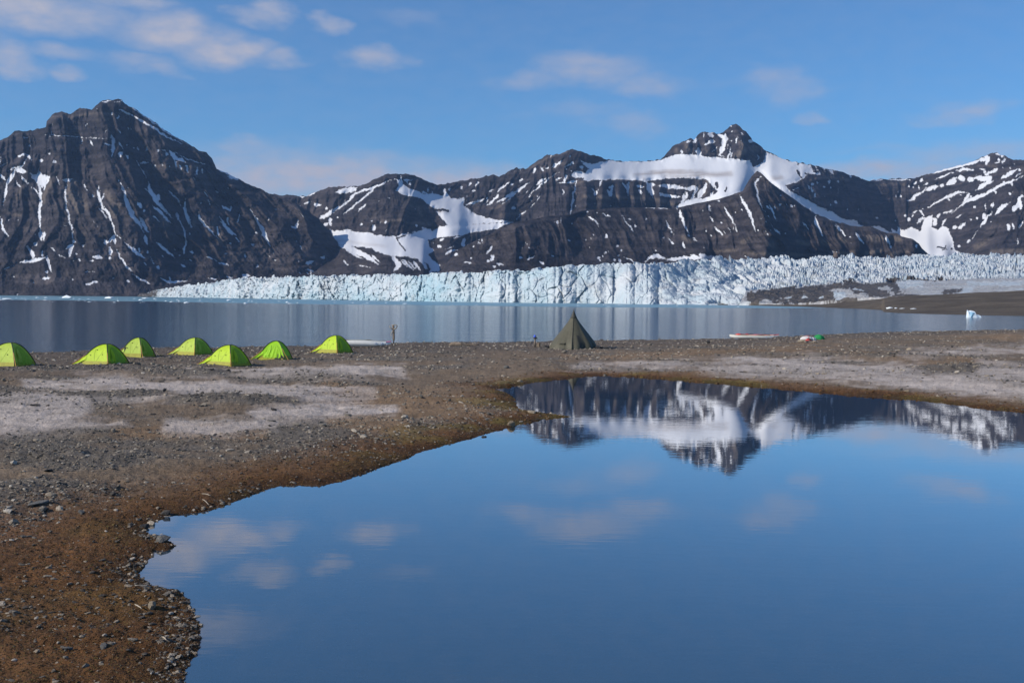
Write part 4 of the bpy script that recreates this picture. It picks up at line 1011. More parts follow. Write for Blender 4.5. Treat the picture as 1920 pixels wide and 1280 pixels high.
M_STONE_TAN = stone_material('tan_stone', [(0.0, (0.27, 0.21, 0.14)), (1.0, (0.34, 0.29, 0.22))])
M_STONE_GREY = stone_material('grey_stone', [(0.0, (0.14, 0.137, 0.13)), (1.0, (0.2, 0.19, 0.175))])
M_CLUMP = stone_material('moss_clump', [(0.0, (0.03, 0.018, 0.010)), (0.35, (0.11, 0.056, 0.022)), (0.75, (0.22, 0.108, 0.044)), (1.0, (0.18, 0.14, 0.04))])

def fabric(name, col, trans=0.3):
    m, nt, b = newmat(name)
    out = nt.nodes['Material Output']
    tcn = N(nt, 'ShaderNodeTexCoord')
    n = tex_noise(nt, 5.0, 4, 0.6, tcn.outputs['Object'])
    k = mapr(nt, n.outputs['Fac'], 0.3, 0.7, 0.88, 1.1)
    v = N(nt, 'ShaderNodeVectorMath', operation='SCALE'); v.inputs[0].default_value = col; L(nt, k, v.inputs['Scale'])
    L(nt, v.outputs[0], b.inputs['Base Color']); b.inputs['Roughness'].default_value = 0.6; b.inputs['Specular IOR Level'].default_value = 0.3
    bp = bump(nt, n.outputs['Fac'], 0.5, 0.03, b)
    tr = N(nt, 'ShaderNodeBsdfTranslucent'); L(nt, v.outputs[0], tr.inputs['Color']); L(nt, bp.outputs[0], tr.inputs['Normal'])
    mx = N(nt, 'ShaderNodeMixShader'); mx.inputs[0].default_value = trans
    L(nt, b.outputs[0], mx.inputs[1]); L(nt, tr.outputs[0], mx.inputs[2]); L(nt, mx.outputs[0], out.inputs['Surface'])
    return m
M_LIME = fabric('lime_nylon', (0.50, 0.70, 0.03), 0.2)
M_LIME2 = fabric('faded_lime_nylon', (0.47, 0.62, 0.08), 0.2)
M_LIMEG = fabric('bright_green_nylon', (0.36, 0.70, 0.02), 0.2)
M_SKIRT = fabric('olive_yellow_skirt', (0.36, 0.35, 0.035), 0.15)
M_DOOR_SHADE = fabric('shaded_door_nylon', (0.32, 0.50, 0.04), 0.2)  # darker green: shade of the right-hand door put into its colour
M_SLEEVE = simple('dark_pole_sleeve', (0.02, 0.03, 0.018), 0.6)
M_SEAM = simple('seam_tape', (0.40, 0.55, 0.04), 0.6)
M_ORANGE = simple('orange_cord', (0.62, 0.27, 0.02), 0.6)
M_BLACK = simple('black_opening_and_shade', (0.012, 0.014, 0.016), 0.8)  # serves real openings and the painted shade under a tent arch
M_BLUECL = fabric('sky_blue_cloth', (0.14, 0.42, 0.72), 0.2)
M_OLIVE = fabric('olive_canvas', (0.088, 0.084, 0.060), 0.05)
M_OLIVE2 = fabric('dark_olive_canvas', (0.05, 0.05, 0.042), 0.03)
M_WOOD = simple('weathered_wood', (0.16, 0.125, 0.095), 0.85, 0.5, 12, 0.02)
M_ANTLER = simple('bleached_antler', (0.34, 0.29, 0.225), 0.7, 0.3, 10)
M_ROPE = simple('pale_rope', (0.40, 0.36, 0.29), 0.9)
M_WHITE = simple('white_gelcoat', (0.74, 0.73, 0.69), 0.3, 0.08, 3, 0, spec=0.5)
M_CREAM = simple('cream_gelcoat', (0.68, 0.62, 0.48), 0.35, 0.1, 3, 0, spec=0.5)
M_PINK = simple('pink_deck', (0.74, 0.16, 0.30), 0.4, 0.1, 3)
M_RED = simple('red_deck', (0.62, 0.06, 0.05), 0.45, 0.15, 3)
M_EMB = simple('blue_emblem', (0.10, 0.17, 0.34), 0.5, 0.1)
M_GREEN = fabric('green_tarp', (0.02, 0.26, 0.075), 0.05)
M_BAGW = fabric('white_bag', (0.60, 0.58, 0.58), 0.05)
M_BAGR = fabric('red_bag', (0.42, 0.05, 0.05), 0.05)
M_NAVY = fabric('navy_bag', (0.03, 0.045, 0.12), 0.03)
M_GEAR = fabric('black_gear', (0.02, 0.021, 0.023), 0.02)
M_BLUE = simple('blue_plastic', (0.015, 0.09, 0.62), 0.35, 0.1)
M_TIN = simple('dark_tin', (0.05, 0.05, 0.05), 0.5, 0.2)
M_FLOE = simple('floe_ice', (0.78, 0.84, 0.88), 0.55, 0.12, 2.0)
M_BERG = simple('iceberg_ice', (0.70, 0.79, 0.86), 0.5, 0.12, 0.6, 0.05)
M_BERG_SHADE = simple('blue_ice_shade', (0.26, 0.47, 0.64), 0.4, 0.2, 0.6, 0.05)

# ------------------------------------------------------------------ tents
def dome_tent(px, py, height, width, label, yaw=0.0, fab=None, door_left=False, near=0.1, extras=None):
    fab = fab or M_LIME
    g = on_ground(px, py)
    g.y += 0.35 * width; g.x *= g.y / (g.y - 0.35 * width)
    z0 = gz(g.x, g.y)
    t = empty('dome_tent', (g.x, g.y, z0 - 0.02), -math.atan2(g.x, g.y) + yaw)
    tag(t, label, 'tent', 'green dome tents pitched on the beach')
    H = height; k = width / 2.5
    C = [Vector((-1.28 * k, 0.05, 0)), Vector((near * k, -1.08 * k, 0)), Vector((1.18 * k, 0.0, 0)), Vector((-0.1 * k, 1.1 * k, 0))]
    apex = Vector((0.06 * k, 0.0, 0))
    def S(i, s, r, off=0.0):
        c = C[i].lerp(C[(i + 1) % 4], s)
        sag = 0.05 * math.sin(math.pi * s) * math.sin(math.pi * min(r, 1) * 0.9)
        p = apex.lerp(c, r * (1 - sag))
        nrm = (c - apex).normalized()
        z = H * (1 - r ** 2.15) if r <= 1 else -0.04 * (r - 1) / 0.05
        return Vector((p.x, p.y, z + 0.01)) + Vector((nrm.x * 0.75, nrm.y * 0.75, 0.65)) * off
    def patch(i, s0, s1, r0, r1, off, ns=8, nr=12, fold=0.0, top=None):
        m = MB(); rings = []
        for a in range(nr + 1):
            row = []
            for b in range(ns + 1):
                s = s0 + (s1 - s0) * b / ns
                rr0 = r0 if top is None else r0 + top * (2 * abs(b / ns - 0.5)) ** 2.2
                r = rr0 + (r1 - rr0) * a / nr
                o = off + fold * math.sin(b * 2.1 + 0.6 * a) * (a / nr) * 0.5
                row.append(S(i, s, r, o))
            rings.append(row)
        m.loft(rings, False, False); return m
    for i in range(4):
        patch(i, 0, 1, 0.0, 0.94, 0.0).build('panel', fab, t, True)
        patch(i, 0.0, 1.0, 0.91, 1.05, 0.012, 10, 3, 0.05).build('skirt', M_SKIRT, t, True)
    di = 0 if door_left else 1
    patch(di, 0.18, 0.86, 0.42, 0.97, 0.03, 14, 10, 0.07, 0.3).build('door', M_DOOR_SHADE if not door_left else fab, t, True)
    patch(di, 0.24, 0.42, 0.55, 0.93, 0.055, 6, 8, 0.09, 0.1).build('door_flap', fab, t, True)
    for i, j in ((0, 2), (1, 3)):
        pts = [S(i, 0, r, 0.02) for r in np.linspace(1.0, 0.04, 12)] + [S(j, 0, r, 0.02) for r in np.linspace(0.04, 1.0, 12)]
        MB().tube(pts, 0.024, 6).build('pole_sleeve', M_SLEEVE, t, True)
    # stitched V on the big panel
    for s0, s1 in ((0.22, 0.5), (0.78, 0.5)):
        MB().tube([S(0, s0 + (s1 - s0) * q, 0.52 + 0.44 * q, 0.004) for q in np.linspace(0, 1, 7)], 0.008, 4).build('seam', M_SEAM, t)
    for s0, r0 in ((0.35, 0.55), (0.75, 0.72), (0.2, 0.75)):
        p = S(0, s0, r0, 0.02); MB().box(p, (0.022, 0.014, 0.02)).build('guy_point', M_SLEEVE, t)
    for i, r in ((0, 0.72), (1, 0.62), (2, 0.75)):
        p = S(i, 0, r, 0.02); c = C[i]; q = c + (c - apex).normalized() * 0.45
        MB().tube([p, p.lerp(Vector((q.x, q.y, 0.0)), 0.5) - Vector((0, 0, 0.03)), Vector((q.x, q.y, 0.0))], 0.011, 4).build('guy_line', M_ORANGE, t)
    # low tail of the fly pegged out on the sunny end
    tail = MB(); c = C[0]; out = c + Vector((-0.42 * k, 0.05, 0))
    a_ = S(3, 0.86, 0.86, 0.015); b_ = S(0, 0.14, 0.86, 0.015)
    tail.loft([[a_, S(0, 0, 0.72, 0.02), b_], [a_.lerp(out, 0.5) - Vector((0, 0, .05)), S(0, 0, 0.72, .02).lerp(out, 0.5) - Vector((0, 0, .03)), b_.lerp(out, 0.5) - Vector((0, 0, .05))], [out + Vector((0, 0.03, 0.01)), out + Vector((0, 0, 0.02)), out + Vector((0, -0.03, 0.01))]], False, False)
    tail.build('tail_flap', fab, t, True)
    if extras: extras(t, S, patch)
    return t

def blue_towel(t, S, patch):
    patch(3, 0.62, 0.84, 0.42, 0.68, 0.035, 6, 6, 0.03).build('blue_cloth', M_BLUECL, t, True)['label'] = 'light blue cloth hung over the tent'
    patch(0, 0.04, 0.13, 0.72, 0.88, 0.02, 4, 4).build('window', M_BLACK, t, True)
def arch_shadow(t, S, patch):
    patch(0, 0.62, 0.98, 0.84, 1.03, 0.02, 6, 4, 0, 0.12).build('door_opening_shade', M_BLACK, t, True)  # black patch painting the shade under the arch

dome_tent(18, 688, 1.22, 2.75, 'green dome tent cut by the left edge of the picture', 0.0, M_LIME2, near=0.22)
dome_tent(198, 683, 1.12, 2.65, 'lime dome tent just in front of the one with a blue cloth', 0.0, M_LIME)
dome_tent(259, 670, 1.18, 2.2, 'faded green dome tent with a light blue cloth over its top', 0.12, M_LIME2, extras=blue_towel)
dome_tent(365, 665, 1.1, 2.55, 'lime dome tent nearest the water, third from the left kayaks', -0.1, M_LIME2)
dome_tent(429, 686, 1.08, 2.5, 'bright lime dome tent standing nearest the camera in the middle of camp', 0.0, M_LIME)
dome_tent(517, 674, 1.08, 2.15, 'vivid green dome tent with shade painted in its arched opening and orange guy lines', 0.25, M_LIMEG, door_left=True, near=0.35, extras=arch_shadow)
dome_tent(629, 662, 1.14, 2.45, 'lime dome tent standing directly in front of the white kayaks', 0.0, M_LIME)

# ------------------------------------------------------------------ cone tent
def cone_tent():
    g = on_ground(1075, 655); g.y += 1.7; g.x *= g.y / (g.y - 1.7)
    z0 = gz(g.x, g.y)
    t = empty('cone_tent', (g.x, g.y, z0 - 0.03), -math.atan2(g.x, g.y))
    tag(t, 'tall olive canvas cone tent standing alone on the beach', 'tent')
    prof = [(0.0, 1.83), (0.3, 1.74), (0.6, 1.55), (0.9, 1.32), (1.21, 1.07), (1.5, 0.84), (1.8, 0.62), (2.1, 0.40), (2.42, 0.21)]
    na = 96
    def rad(az, z):
        r = float(np.interp(z, [p[0] for p in prof], [p[1] for p in prof]))
        q = ((az + math.pi / 2 + 0.06) % (math.pi / 4)) - math.pi / 8
        poly = math.cos(math.pi / 8) / math.cos(q) / 0.96
        low = max(0.0, 1 - z / 2.3)
        f = 0.055 * low * (2 * float(vn(np.array(az * 4.2), np.array(z * 0.35), 5)) - 1) + 0.03 * low * (2 * float(vn(np.array(az * 11.0), np.array(z * 0.5), 6)) - 1)
        return r * (poly * 0.75 + 0.25) * (1 + f)
    zs = np.linspace(0, 2.42, 22)
    rings = [[Vector((rad(a, z) * math.cos(a), rad(a, z) * math.sin(a), z)) for a in np.linspace(-math.pi, math.pi, na, endpoint=False)] for z in zs]
    MB().loft(rings, True, False).build('canvas', M_OLIVE, t, True)
    rings = [[Vector((r * math.cos(a), r * math.sin(a), z)) for a in np.linspace(0, 2 * math.pi, 20, endpoint=False)] for z, r in ((2.36, 0.27), (2.42, 0.235), (2.55, 0.175), (2.7, 0.115), (2.85, 0.06), (3.0, 0.02))]
    MB().loft(rings).build('top_cap', M_OLIVE2, t, True)
    MB().tube([(0, 0, 2.8), (0.01, 0, 3.08)], 0.018, 6).build('pole_tip', M_TIN, t)
    def sp(az, z, off=0.02):
        r = rad(az, z) + off; return Vector((r * math.cos(az), r * math.sin(az), z))
    a0 = -math.pi / 2 - 0.06
    MB().tube([sp(a0, z, 0.008) for z in np.linspace(0.02, 2.3, 16)], 0.02, 5).build('front_seam', M_OLIVE2, t, True)
    aw = -math.pi / 2 - 0.52
    m = MB(); m.loft([[sp(aw - 0.12, 0.34, .012), sp(aw + 0.13, 0.34, .012)], [sp(aw - 0.11, 0.46, .012), sp(aw + 0.13, 0.46, .012)]], False, False); m.build('window', M_BLACK, t)
    m = MB(); m.loft([[sp(aw - 0.12, 0.47, .02), sp(aw + 0.14, 0.50, .02)], [sp(aw - 0.14, 0.41, .11), sp(aw + 0.10, 0.40, .13)]], False, False); m.build('window_flap', M_OLIVE, t)
    m = MB(); m.loft([[sp(a0 + 0.34 + 0.10 * q, 0.02, 0.02) for q in range(4)], [sp(a0 + 0.30 + 0.09 * q, 0.5, 0.05 * (q % 2) + .015) for q in range(4)], [sp(a0 + 0.24 + 0.05 * q, 1.05, 0.02) for q in range(4)]], False, False); m.build('door_flap', M_OLIVE2, t, True)
    for az in np.linspace(-math.pi, 0, 7):
        p = sp(az, 0.85, 0.0); q = Vector((math.cos(az), math.sin(az), 0)) * 2.45
    return g, z0
CONE, CONEZ = cone_tent()

# ------------------------------------------------------------------ stones: six shapes shared by all
def stone_mesh(name, seed, sub=2):
    bm = bmesh.new(); bmesh.ops.create_icosphere(bm, subdivisions=sub, radius=1.0)
    r = random.Random(seed)
    planes = [(Vector((r.uniform(-1, 1), r.uniform(-1, 1), r.uniform(-.6, 1))).normalized(), r.uniform(0.5, 0.85)) for _ in range(9)]
    sc = Vector((r.uniform(.9, 1.25), r.uniform(.75, 1.05), r.uniform(.5, .75)))
    for v in bm.verts:
        c = v.co.copy()
        for n, d in planes:
            k = c.dot(n)
            if k > d: c -= n * (k - d)
        c *= 1 + r.uniform(-.04, .04)
        v.co = Vector((c.x * sc.x, c.y * sc.y, c.z * sc.z))
    me = bpy.data.meshes.new(name); bm.to_mesh(me); bm.free()
    me.update()
    return me
STONES = {}
for key, mat in (('mix', M_STONE), ('dark', M_STONE_DARK), ('tan', M_STONE_TAN), ('grey', M_STONE_GREY)):
    STONES[key] = []
    for i in range(6 if key == 'mix' else 3):
        me = stone_mesh('stone', 40 + i + 10 * len(STONES), 1 if key == 'mix' else 2)
        me.materials.append(mat); STONES[key].append(me)
SRND = random.Random(5)
def stone(x, y, z, r, label, group=None, key='mix', flat=1.0, name='stone', stretch=1.0, rz=None):
    o = bpy.data.objects.new(name, SRND.choice(STONES[key])); COL.objects.link(o)
    o.location = (x, y, z + r * 0.22 * flat); o.scale = (r * stretch, r, r * flat)
    o.rotation_euler = (SRND.uniform(-.2, .2), SRND.uniform(-.2, .2), SRND.uniform(0, 6.28) if rz is None else rz)
    tag(o, label, 'stone' if name == 'stone' else 'boulder', group)
    return o
def stone_px(px, py, wpx, label, key='mix', flat=1.0, water=False, stretch=1.0, name='stone', rz=None):
    if water:
        x, y = on_plane(px, py, POND); p = Vector((float(x), float(y), POND - 0.02))
    else: p = on_ground(px, py)
    r = wpx * p.y / F / 2 / 1.05 / stretch
    return stone(p.x, p.y, p.z, r, label, None, key, flat, name, stretch, rz)
NOTABLE = [
    (306, 1016, 40, 'large grey boulder on the point at the left edge of the pond', 'grey', 1.25, False, 1.3, 'boulder'),
    (346, 1034, 20, 'flat grey slab in the water beside the large boulder', 'grey', 0.5, True, 1.6, 'stone'),
    (334, 1032, 9, 'small dark stone between the large boulder and the flat slab', 'dark', 0.9, True, 1.0, 'stone'),
    (389, 1137, 19, 'low brown stone alone in the water off the left bank', 'tan', 0.6, True, 1.3, 'stone'),
    (286, 1140, 28, 'pale angular stone sunk in rust brown moss near the pond', 'tan', 1.3, False, 1.25, 'stone'),
    (958, 798, 20, 'tan boulder on the shore by the gravel spit', 'tan', 1.5, False, 1.1, 'boulder'),
    (907, 819, 12, 'small dark stone in the water below the tan boulder', 'dark', 1.1, True, 1.1, 'stone'),
    (975, 717, 12, 'tan stone on the far left shore of the pond, on the moss', 'tan', 1.0, False, 1.2, 'stone'),
    (950, 690, 13, 'brown stone standing on bare gravel left of the pond head', 'grey', 1.2, False, 1.0, 'stone'),
    (1103, 707, 15, 'flat pale stone at the head of the pond', 'grey', 0.6, True, 1.7, 'stone'),
    (653, 735, 11, 'tan flat stone alone on the pale mud flat', 'tan', 0.8, False, 1.4, 'stone'),
    (790, 746, 17, 'flat grey stone on the sandy flat left of the spit', 'grey', 0.7, False, 1.5, 'stone'),
    (378, 763, 13, 'dark stone at the left foot of the gravel mound', 'dark', 1.1, False, 1.2, 'stone'),
    (513, 769, 15, 'dark stone below the right end of the gravel mound', 'dark', 1.0, False, 1.2, 'stone'),
    (509, 790, 17, 'grey stone cluster piece on the pale flat below the mound', 'grey', 0.8, False, 1.4, 'stone'),
    (287, 778, 14, 'dark flat stone in the middle of the left mud flat', 'dark', 0.8, False, 1.4, 'stone'),
    (66, 763, 22, 'dark long stone at the left of the pale mud flat', 'dark', 0.7, False, 1.8, 'stone'),
    (396, 694, 14, 'black stone on the gravel below the middle tents', 'dark', 0.7, False, 1.6, 'stone'),
    (302, 716, 14, 'dark stone on gravel above the mud flats, left side', 'dark', 0.8, False, 1.4, 'stone'),
    (582, 714, 10, 'black pointed stone on the pale strip', 'dark', 1.3, False, 1.0, 'stone'),
    (92, 884, 30, 'dark broad stone in the grey gravel of the left bank', 'dark', 0.7, False, 1.5, 'stone'),
    (195, 1214, 26, 'dark grey stone on rust ground near the bottom left', 'grey', 1.1, False, 1.2, 'stone'),
    (127, 1218, 20, 'rounded pale grey stone left of the dark grey one near the bottom', 'grey', 1.0, False, 1.1, 'stone'),
    (72, 945, 44, 'broad low grey rock in the gravel on the left', 'grey', 0.6, False, 1.5, 'boulder'),
    (152, 962, 26, 'grey rock right of the broad low rock', 'grey', 0.7, False, 1.3, 'stone'),
    (270, 990, 22, 'dark rock on moss behind the large boulder', 'dark', 0.9, False, 1.2, 'stone'),
    (820, 682, 8, 'dark stone on the open gravel between the tents and the cone tent', 'dark', 1.1, False, 1.1, 'stone'),
    (1415, 684, 14, 'dark flat stones lump on the pale flat right of the pond head', 'dark', 0.6, False, 1.8, 'stone'),
    (1785, 651, 7, 'black stone on the right hand beach rise', 'dark', 1.2, False, 1.0, 'stone'),
    (1700, 734, 14, 'pale brown stone in the moss of the right bank', 'tan', 0.9, False, 1.4, 'stone'),
    (1790, 739, 8, 'small white stone on the right bank', 'tan', 1.0, False, 1.0, 'stone'),
]
for px, py, w, lab, key, flat, wat, st, nm in NOTABLE:
    stone_px(px, py, w, lab, key, flat, wat, st, nm)
# stones on the hem of the cone tent
for i, az_ in enumerate(np.linspace(-2.9, -0.25, 13)):
    x = CONE.x + 1.95 * math.cos(az_); y = CONE.y + 1.95 * math.sin(az_)
    stone(x, y, gz(x, y), SRND.uniform(0.07, 0.12), 'stone weighing down the hem of the olive cone tent', 'stones round the cone tent')

# scattered stones: the largest as single objects, the rest as gravel
def scatter(n, rnd, ymin=612, ymax=1300):
    out = []
    while len(out) < n:
        m = 8000
        py = ymin + (ymax - ymin) * rnd.random(m) ** 1.15; px = -70 + 2060 * rnd.random(m)
        x, y = on_plane(px, py, 0.06)
        ok = (y > 8.8) & (y < crest_d(x, y) + 1.5)
        x, y, px, py = x[ok], y[ok], px[ok], py[ok]
        dist = pond_dist(x, y)
        zf = zone_fields(x, y, dist)
        pale, bank, beach, grav = zf[2], zf[4], zf[6], zf[7]
        dens = np.clip((0.10 + 0.9 * grav + 0.3 * beach - 0.7 * pale) * (1 - 0.75 * bank) * (1 - 0.62 * zf[5]), 0.03, 1)
        edge = np.exp(-((dist - 0.1) / 0.28) ** 2) * (y < 28) * (px < 520)
        dens = np.where(dist < -0.45, 0, np.maximum(dens, 0.42 * edge))
        dens = np.where((dist < 0.05) & (y > 28), 0, dens)
        ok = rnd.random(len(x)) < dens
        for t_ in zip(x[ok], y[ok], px[ok], py[ok], dist[ok], bank[ok], beach[ok], pale[ok]):
            out.append(t_)
    return np.array(out[:n])
R1 = np.random.default_rng(3)
big = scatter(250, R1, 640, 1290)
bz = ground_h(big[:, 0], big[:, 1], True)
for (x, y, px, py, dist, bank, beach, pale), z in zip(big, bz):
    wpx = (6 + 17 * R1.random() ** 2.2) * (0.5 + 0.6 * min(1, (py - 600) / 400))
    r = max(wpx * y / F / 2, 0.03)
    if beach > 0.5: lab, grp = 'stone lying on the dark gravel beach by the camp', 'stones on the beach'
    elif px > 1000: lab, grp = 'stone lying on the right hand shore of the pond', 'stones on the right shore'
    elif py > 1000: lab, grp = 'stone lying on the rust brown ground at the lower left', 'stones on the lower left bank'
    elif py > 840: lab, grp = 'stone lying in the grey gravel left of the pond', 'stones on the left bank'
    else: lab, grp = 'stone lying on the mud flats in front of the tents', 'stones on the mud flats'
    stone(x, y, z, r, lab, grp, 'mix', 0.95, 'stone', 1 + 0.4 * R1.random())

def instancer(name, pts, zs, radii, protos, seed, flat=(0.7, 1.0), mat=None):
    me = bpy.data.meshes.new(name)
    n = len(pts)
    me.vertices.add(n)
    co = np.stack([pts[:, 0], pts[:, 1], zs], -1)
    me.vertices.foreach_set('co', co.reshape(-1).astype(np.float32))
    rr = np.random.default_rng(seed)
    a1 = me.attributes.new('scl', 'FLOAT_VECTOR', 'POINT')
    sv = np.stack([radii * rr.uniform(.8, 1.35, n), radii * rr.uniform(.8, 1.2, n), radii * rr.uniform(*flat, n)], -1)
    a1.data.foreach_set('vector', sv.reshape(-1).astype(np.float32))
    a2 = me.attributes.new('rot', 'FLOAT_VECTOR', 'POINT')
    a2.data.foreach_set('vector', np.stack([rr.uniform(-.35, .35, n), rr.uniform(-.35, .35, n), rr.uniform(0, 6.28, n)], -1).reshape(-1).astype(np.float32))
    a3 = me.attributes.new('pick', 'INT', 'POINT')
    a3.data.foreach_set('value', rr.integers(0, len(protos), n).astype(np.int32))
    o = link(name, me)
    ng = bpy.data.node_groups.new(name, 'GeometryNodeTree')
    ng.interface.new_socket('Geometry', in_out='INPUT', socket_type='NodeSocketGeometry'); ng.interface.new_socket('Geometry', in_out='OUTPUT', socket_type='NodeSocketGeometry')
    gi = ng.nodes.new('NodeGroupInput'); go = ng.nodes.new('NodeGroupOutput')
    iop = ng.nodes.new('GeometryNodeInstanceOnPoints')
    joi = ng.nodes.new('GeometryNodeJoinGeometry')
    for p in reversed(protos):
        oi = ng.nodes.new('GeometryNodeObjectInfo'); oi.inputs['Object'].default_value = p; oi.inputs['As Instance'].default_value = True
        src = oi.outputs['Geometry']
        if mat is not None:
            oi.inputs['As Instance'].default_value = False
            sm_ = ng.nodes.new('GeometryNodeSetMaterial'); sm_.inputs['Material'].default_value = mat; ng.links.new(src, sm_.inputs[0])
            g2i = ng.nodes.new('GeometryNodeGeometryToInstance'); ng.links.new(sm_.outputs[0], g2i.inputs[0]); src = g2i.outputs[0]
        ng.links.new(src, joi.inputs[0])
    def named(nm, typ):
        q = ng.nodes.new('GeometryNodeInputNamedAttribute'); q.data_type = typ; q.inputs['Name'].default_value = nm; return [s_ for s_ in q.outputs if s_.enabled][0]
    ng.links.new(gi.outputs[0], iop.inputs['Points']); ng.links.new(joi.outputs[0], iop.inputs['Instance'])
    iop.inputs['Pick Instance'].default_value = True
    ng.links.new(named('pick', 'INT'), iop.inputs['Instance Index'])
    ng.links.new(named('scl', 'FLOAT_VECTOR'), iop.inputs['Scale'])
    e2r = ng.nodes.new('FunctionNodeEulerToRotation'); ng.links.new(named('rot', 'FLOAT_VECTOR'), e2r.inputs[0])
    ng.links.new(e2r.outputs[0], iop.inputs['Rotation'])
    ng.links.new(iop.outputs[0], go.inputs[0])
    md = o.modifiers.new('instances', 'NODES'); md.node_group = ng
    return o
protos = []
for me in STONES['mix']:
    protos.append(next(o for o in COL.objects if o.data is me))
gp = scatter(36000, R1, 612, 1345)
e_ = scatter(60000, np.random.default_rng(21), 1040, 1345)
e_ = e_[(np.abs(e_[:, 4] - 0.08) < 0.3) & (e_[:, 2] < 520) & (R1.random(len(e_)) < sstep(1000, 1180, e_[:, 3]))][:380]
gp = np.concatenate([gp, e_], 0)
u_ = on_plane(280 + 420 * R1.random(2600), 930 + 380 * R1.random(2600), POND - 0.15); ud = pond_dist(u_[0], u_[1]); uk = (ud < -0.1) & (ud > -3.2)
gp = np.concatenate([gp, np.stack([u_[0][uk], u_[1][uk]] + [np.full(uk.sum(), 400.0), np.full(uk.sum(), 1150.0), ud[uk]] + [np.zeros(uk.sum())] * 3, -1)], 0)      # stones on the bed of the shallows
gzs = ground_h(gp[:, 0], gp[:, 1], True)
gr = (2.0 + 10.0 * R1.random(len(gp)) ** 4.5) * gp[:, 1] / F / 2 * (0.75 + 0.5 * sstep(800, 1150, gp[:, 3]))
gr = np.clip(gr, 0.008, 0.12)
o = instancer('gravel', gp, gzs + gr * 0.15, gr, protos, 8)
tag(o, 'loose grey and brown gravel strewn over the shore', 'gravel', kind='stuff')

# clumps of brown moss on the pond bank
def moss_points(n):
    out = []; k = 0
    while k < n:
        m = 20000
        py = 690 + 660 * R1.random(m); px = -70 + 2060 * R1.random(m)
        x, y = on_plane(px, py, 0.02)
        dist = pond_dist(x, y); zf = zone_fields(x, y, dist)
        dens = np.clip(zf[4] + 0.55 * zf[5] * (zf[8] > .2), 0, 1) * (dist > -0.12)
        ok = (R1.random(m) < dens) & (y > 8.8)
        out.append(np.stack([x[ok], y[ok]], -1)); k += int(ok.sum())
    return np.concatenate(out)[:n]
mp_ = moss_points(34000)
mz = ground_h(mp_[:, 0], mp_[:, 1], True)
mr_ = np.clip((2.0 + 5.0 * R1.random(len(mp_)) ** 2) * mp_[:, 1] / F / 2, 0.012, 0.10)
o = instancer('moss', mp_, mz - mr_ * 0.1, mr_, protos, 9, (0.5, 0.9), M_CLUMP)
tag(o, 'brown and olive moss clumps along the pond bank', 'moss', kind='stuff')

# ------------------------------------------------------------------ driftwood twigs on the bank
def twig(p0, p1, label, r=0.008):
    a_ = on_ground(*p0); b_ = on_ground(*p1)
    pts = [a_.lerp(b_, q) + Vector((0, 0, 0.03 + 0.012 * math.sin(q * 3))) + Vector((SRND.uniform(-.004, .004), SRND.uniform(-.008, .008), 0)) for q in np.linspace(0, 1, 6)]
    root = a_.copy()
    m = MB().tube([p - root for p in pts], [r * 0.6, r, r, r * 0.5], 6)
    o = m.build('twig', M_ANTLER, None, True); o.location = root
    tag(o, label, 'twig')
twig((252, 1102), (282, 1104), 'pale driftwood twig lying beside the pond above the angular stone')
twig((252, 1138), (266, 1147), 'short pale twig left of the angular stone')
twig((303, 1198), (312, 1207), 'thin twig near the stony lower left shore')
twig((380, 942), (392, 950), 'thin pale twig on brown moss by the upper left shore')
twig((378, 930), (396, 932), 'pale twig lying level on moss above the other one')

# ------------------------------------------------------------------ antler post
def antler_post():
    g = on_ground(738, 647); t = empty('antler_post', g, -math.atan2(g.x, g.y))
    tag(t, 'weathered wooden post hung with antlers and rope at the water edge', 'post')
    H = 1.62
    MB().tube([(0, 0, -0.1), (0.01, 0, 0.5), (-0.01, 0, 1.1), (-0.04, 0, H)], [0.11, 0.095, 0.095, 0.09], 8).build('post', M_WOOD, t, True)
    MB().tube([(-0.06, -0.05, 1.28), (-0.2, -0.06, 1.36), (-0.3, -0.05, 1.46), (-0.33, -0.05, 1.6)], [0.05, 0.035], 6).build('antler', M_ANTLER, t, True)
    MB().tube([(0.0, -0.05, 1.30), (0.14, -0.06, 1.34), (0.26, -0.06, 1.46), (0.30, -0.06, 1.56), (0.2, -0.06, 1.64), (0.05, -0.05, 1.66), (-0.18, -0.05, 1.64)], [0.055, 0.05, 0.03], 6).build('antler', M_ANTLER, t, True)
    MB().tube([(-0.02, -0.05, 1.1), (-0.14, -0.07, 1.05), (-0.22, -0.07, 0.94), (-0.26, -0.07, 0.8), (-0.2, -0.07, 0.74), (-0.17, -0.07, 0.86)], [0.04, 0.03], 6).build('antler', M_ANTLER, t, True)
    MB().tube([(-0.05, -0.05, 1.12), (0.02, -0.07, 1.14), (0.13, -0.06, 1.08), (0.17, -0.06, 1.0)], 0.02, 6).build('antler', M_ANTLER, t, True)
    for z in (1.14, 1.18, 1.22):
        MB().tube([(0.072 * math.cos(a), 0.072 * math.sin(a), z + 0.01 * math.sin(a)) for a in np.linspace(0, 6.28, 14)], 0.018, 5).build('rope', M_TIN, t)
    for a in (0.3, 2.0, 3.6, 5.2):
        x, y = g.x + 0.17 * math.cos(a), g.y + 0.17 * math.sin(a)
        stone(x, y, gz(x, y), 0.1, 'stone piled round the foot of the antler post', 'stones at the antler post', 'dark')
antler_post()

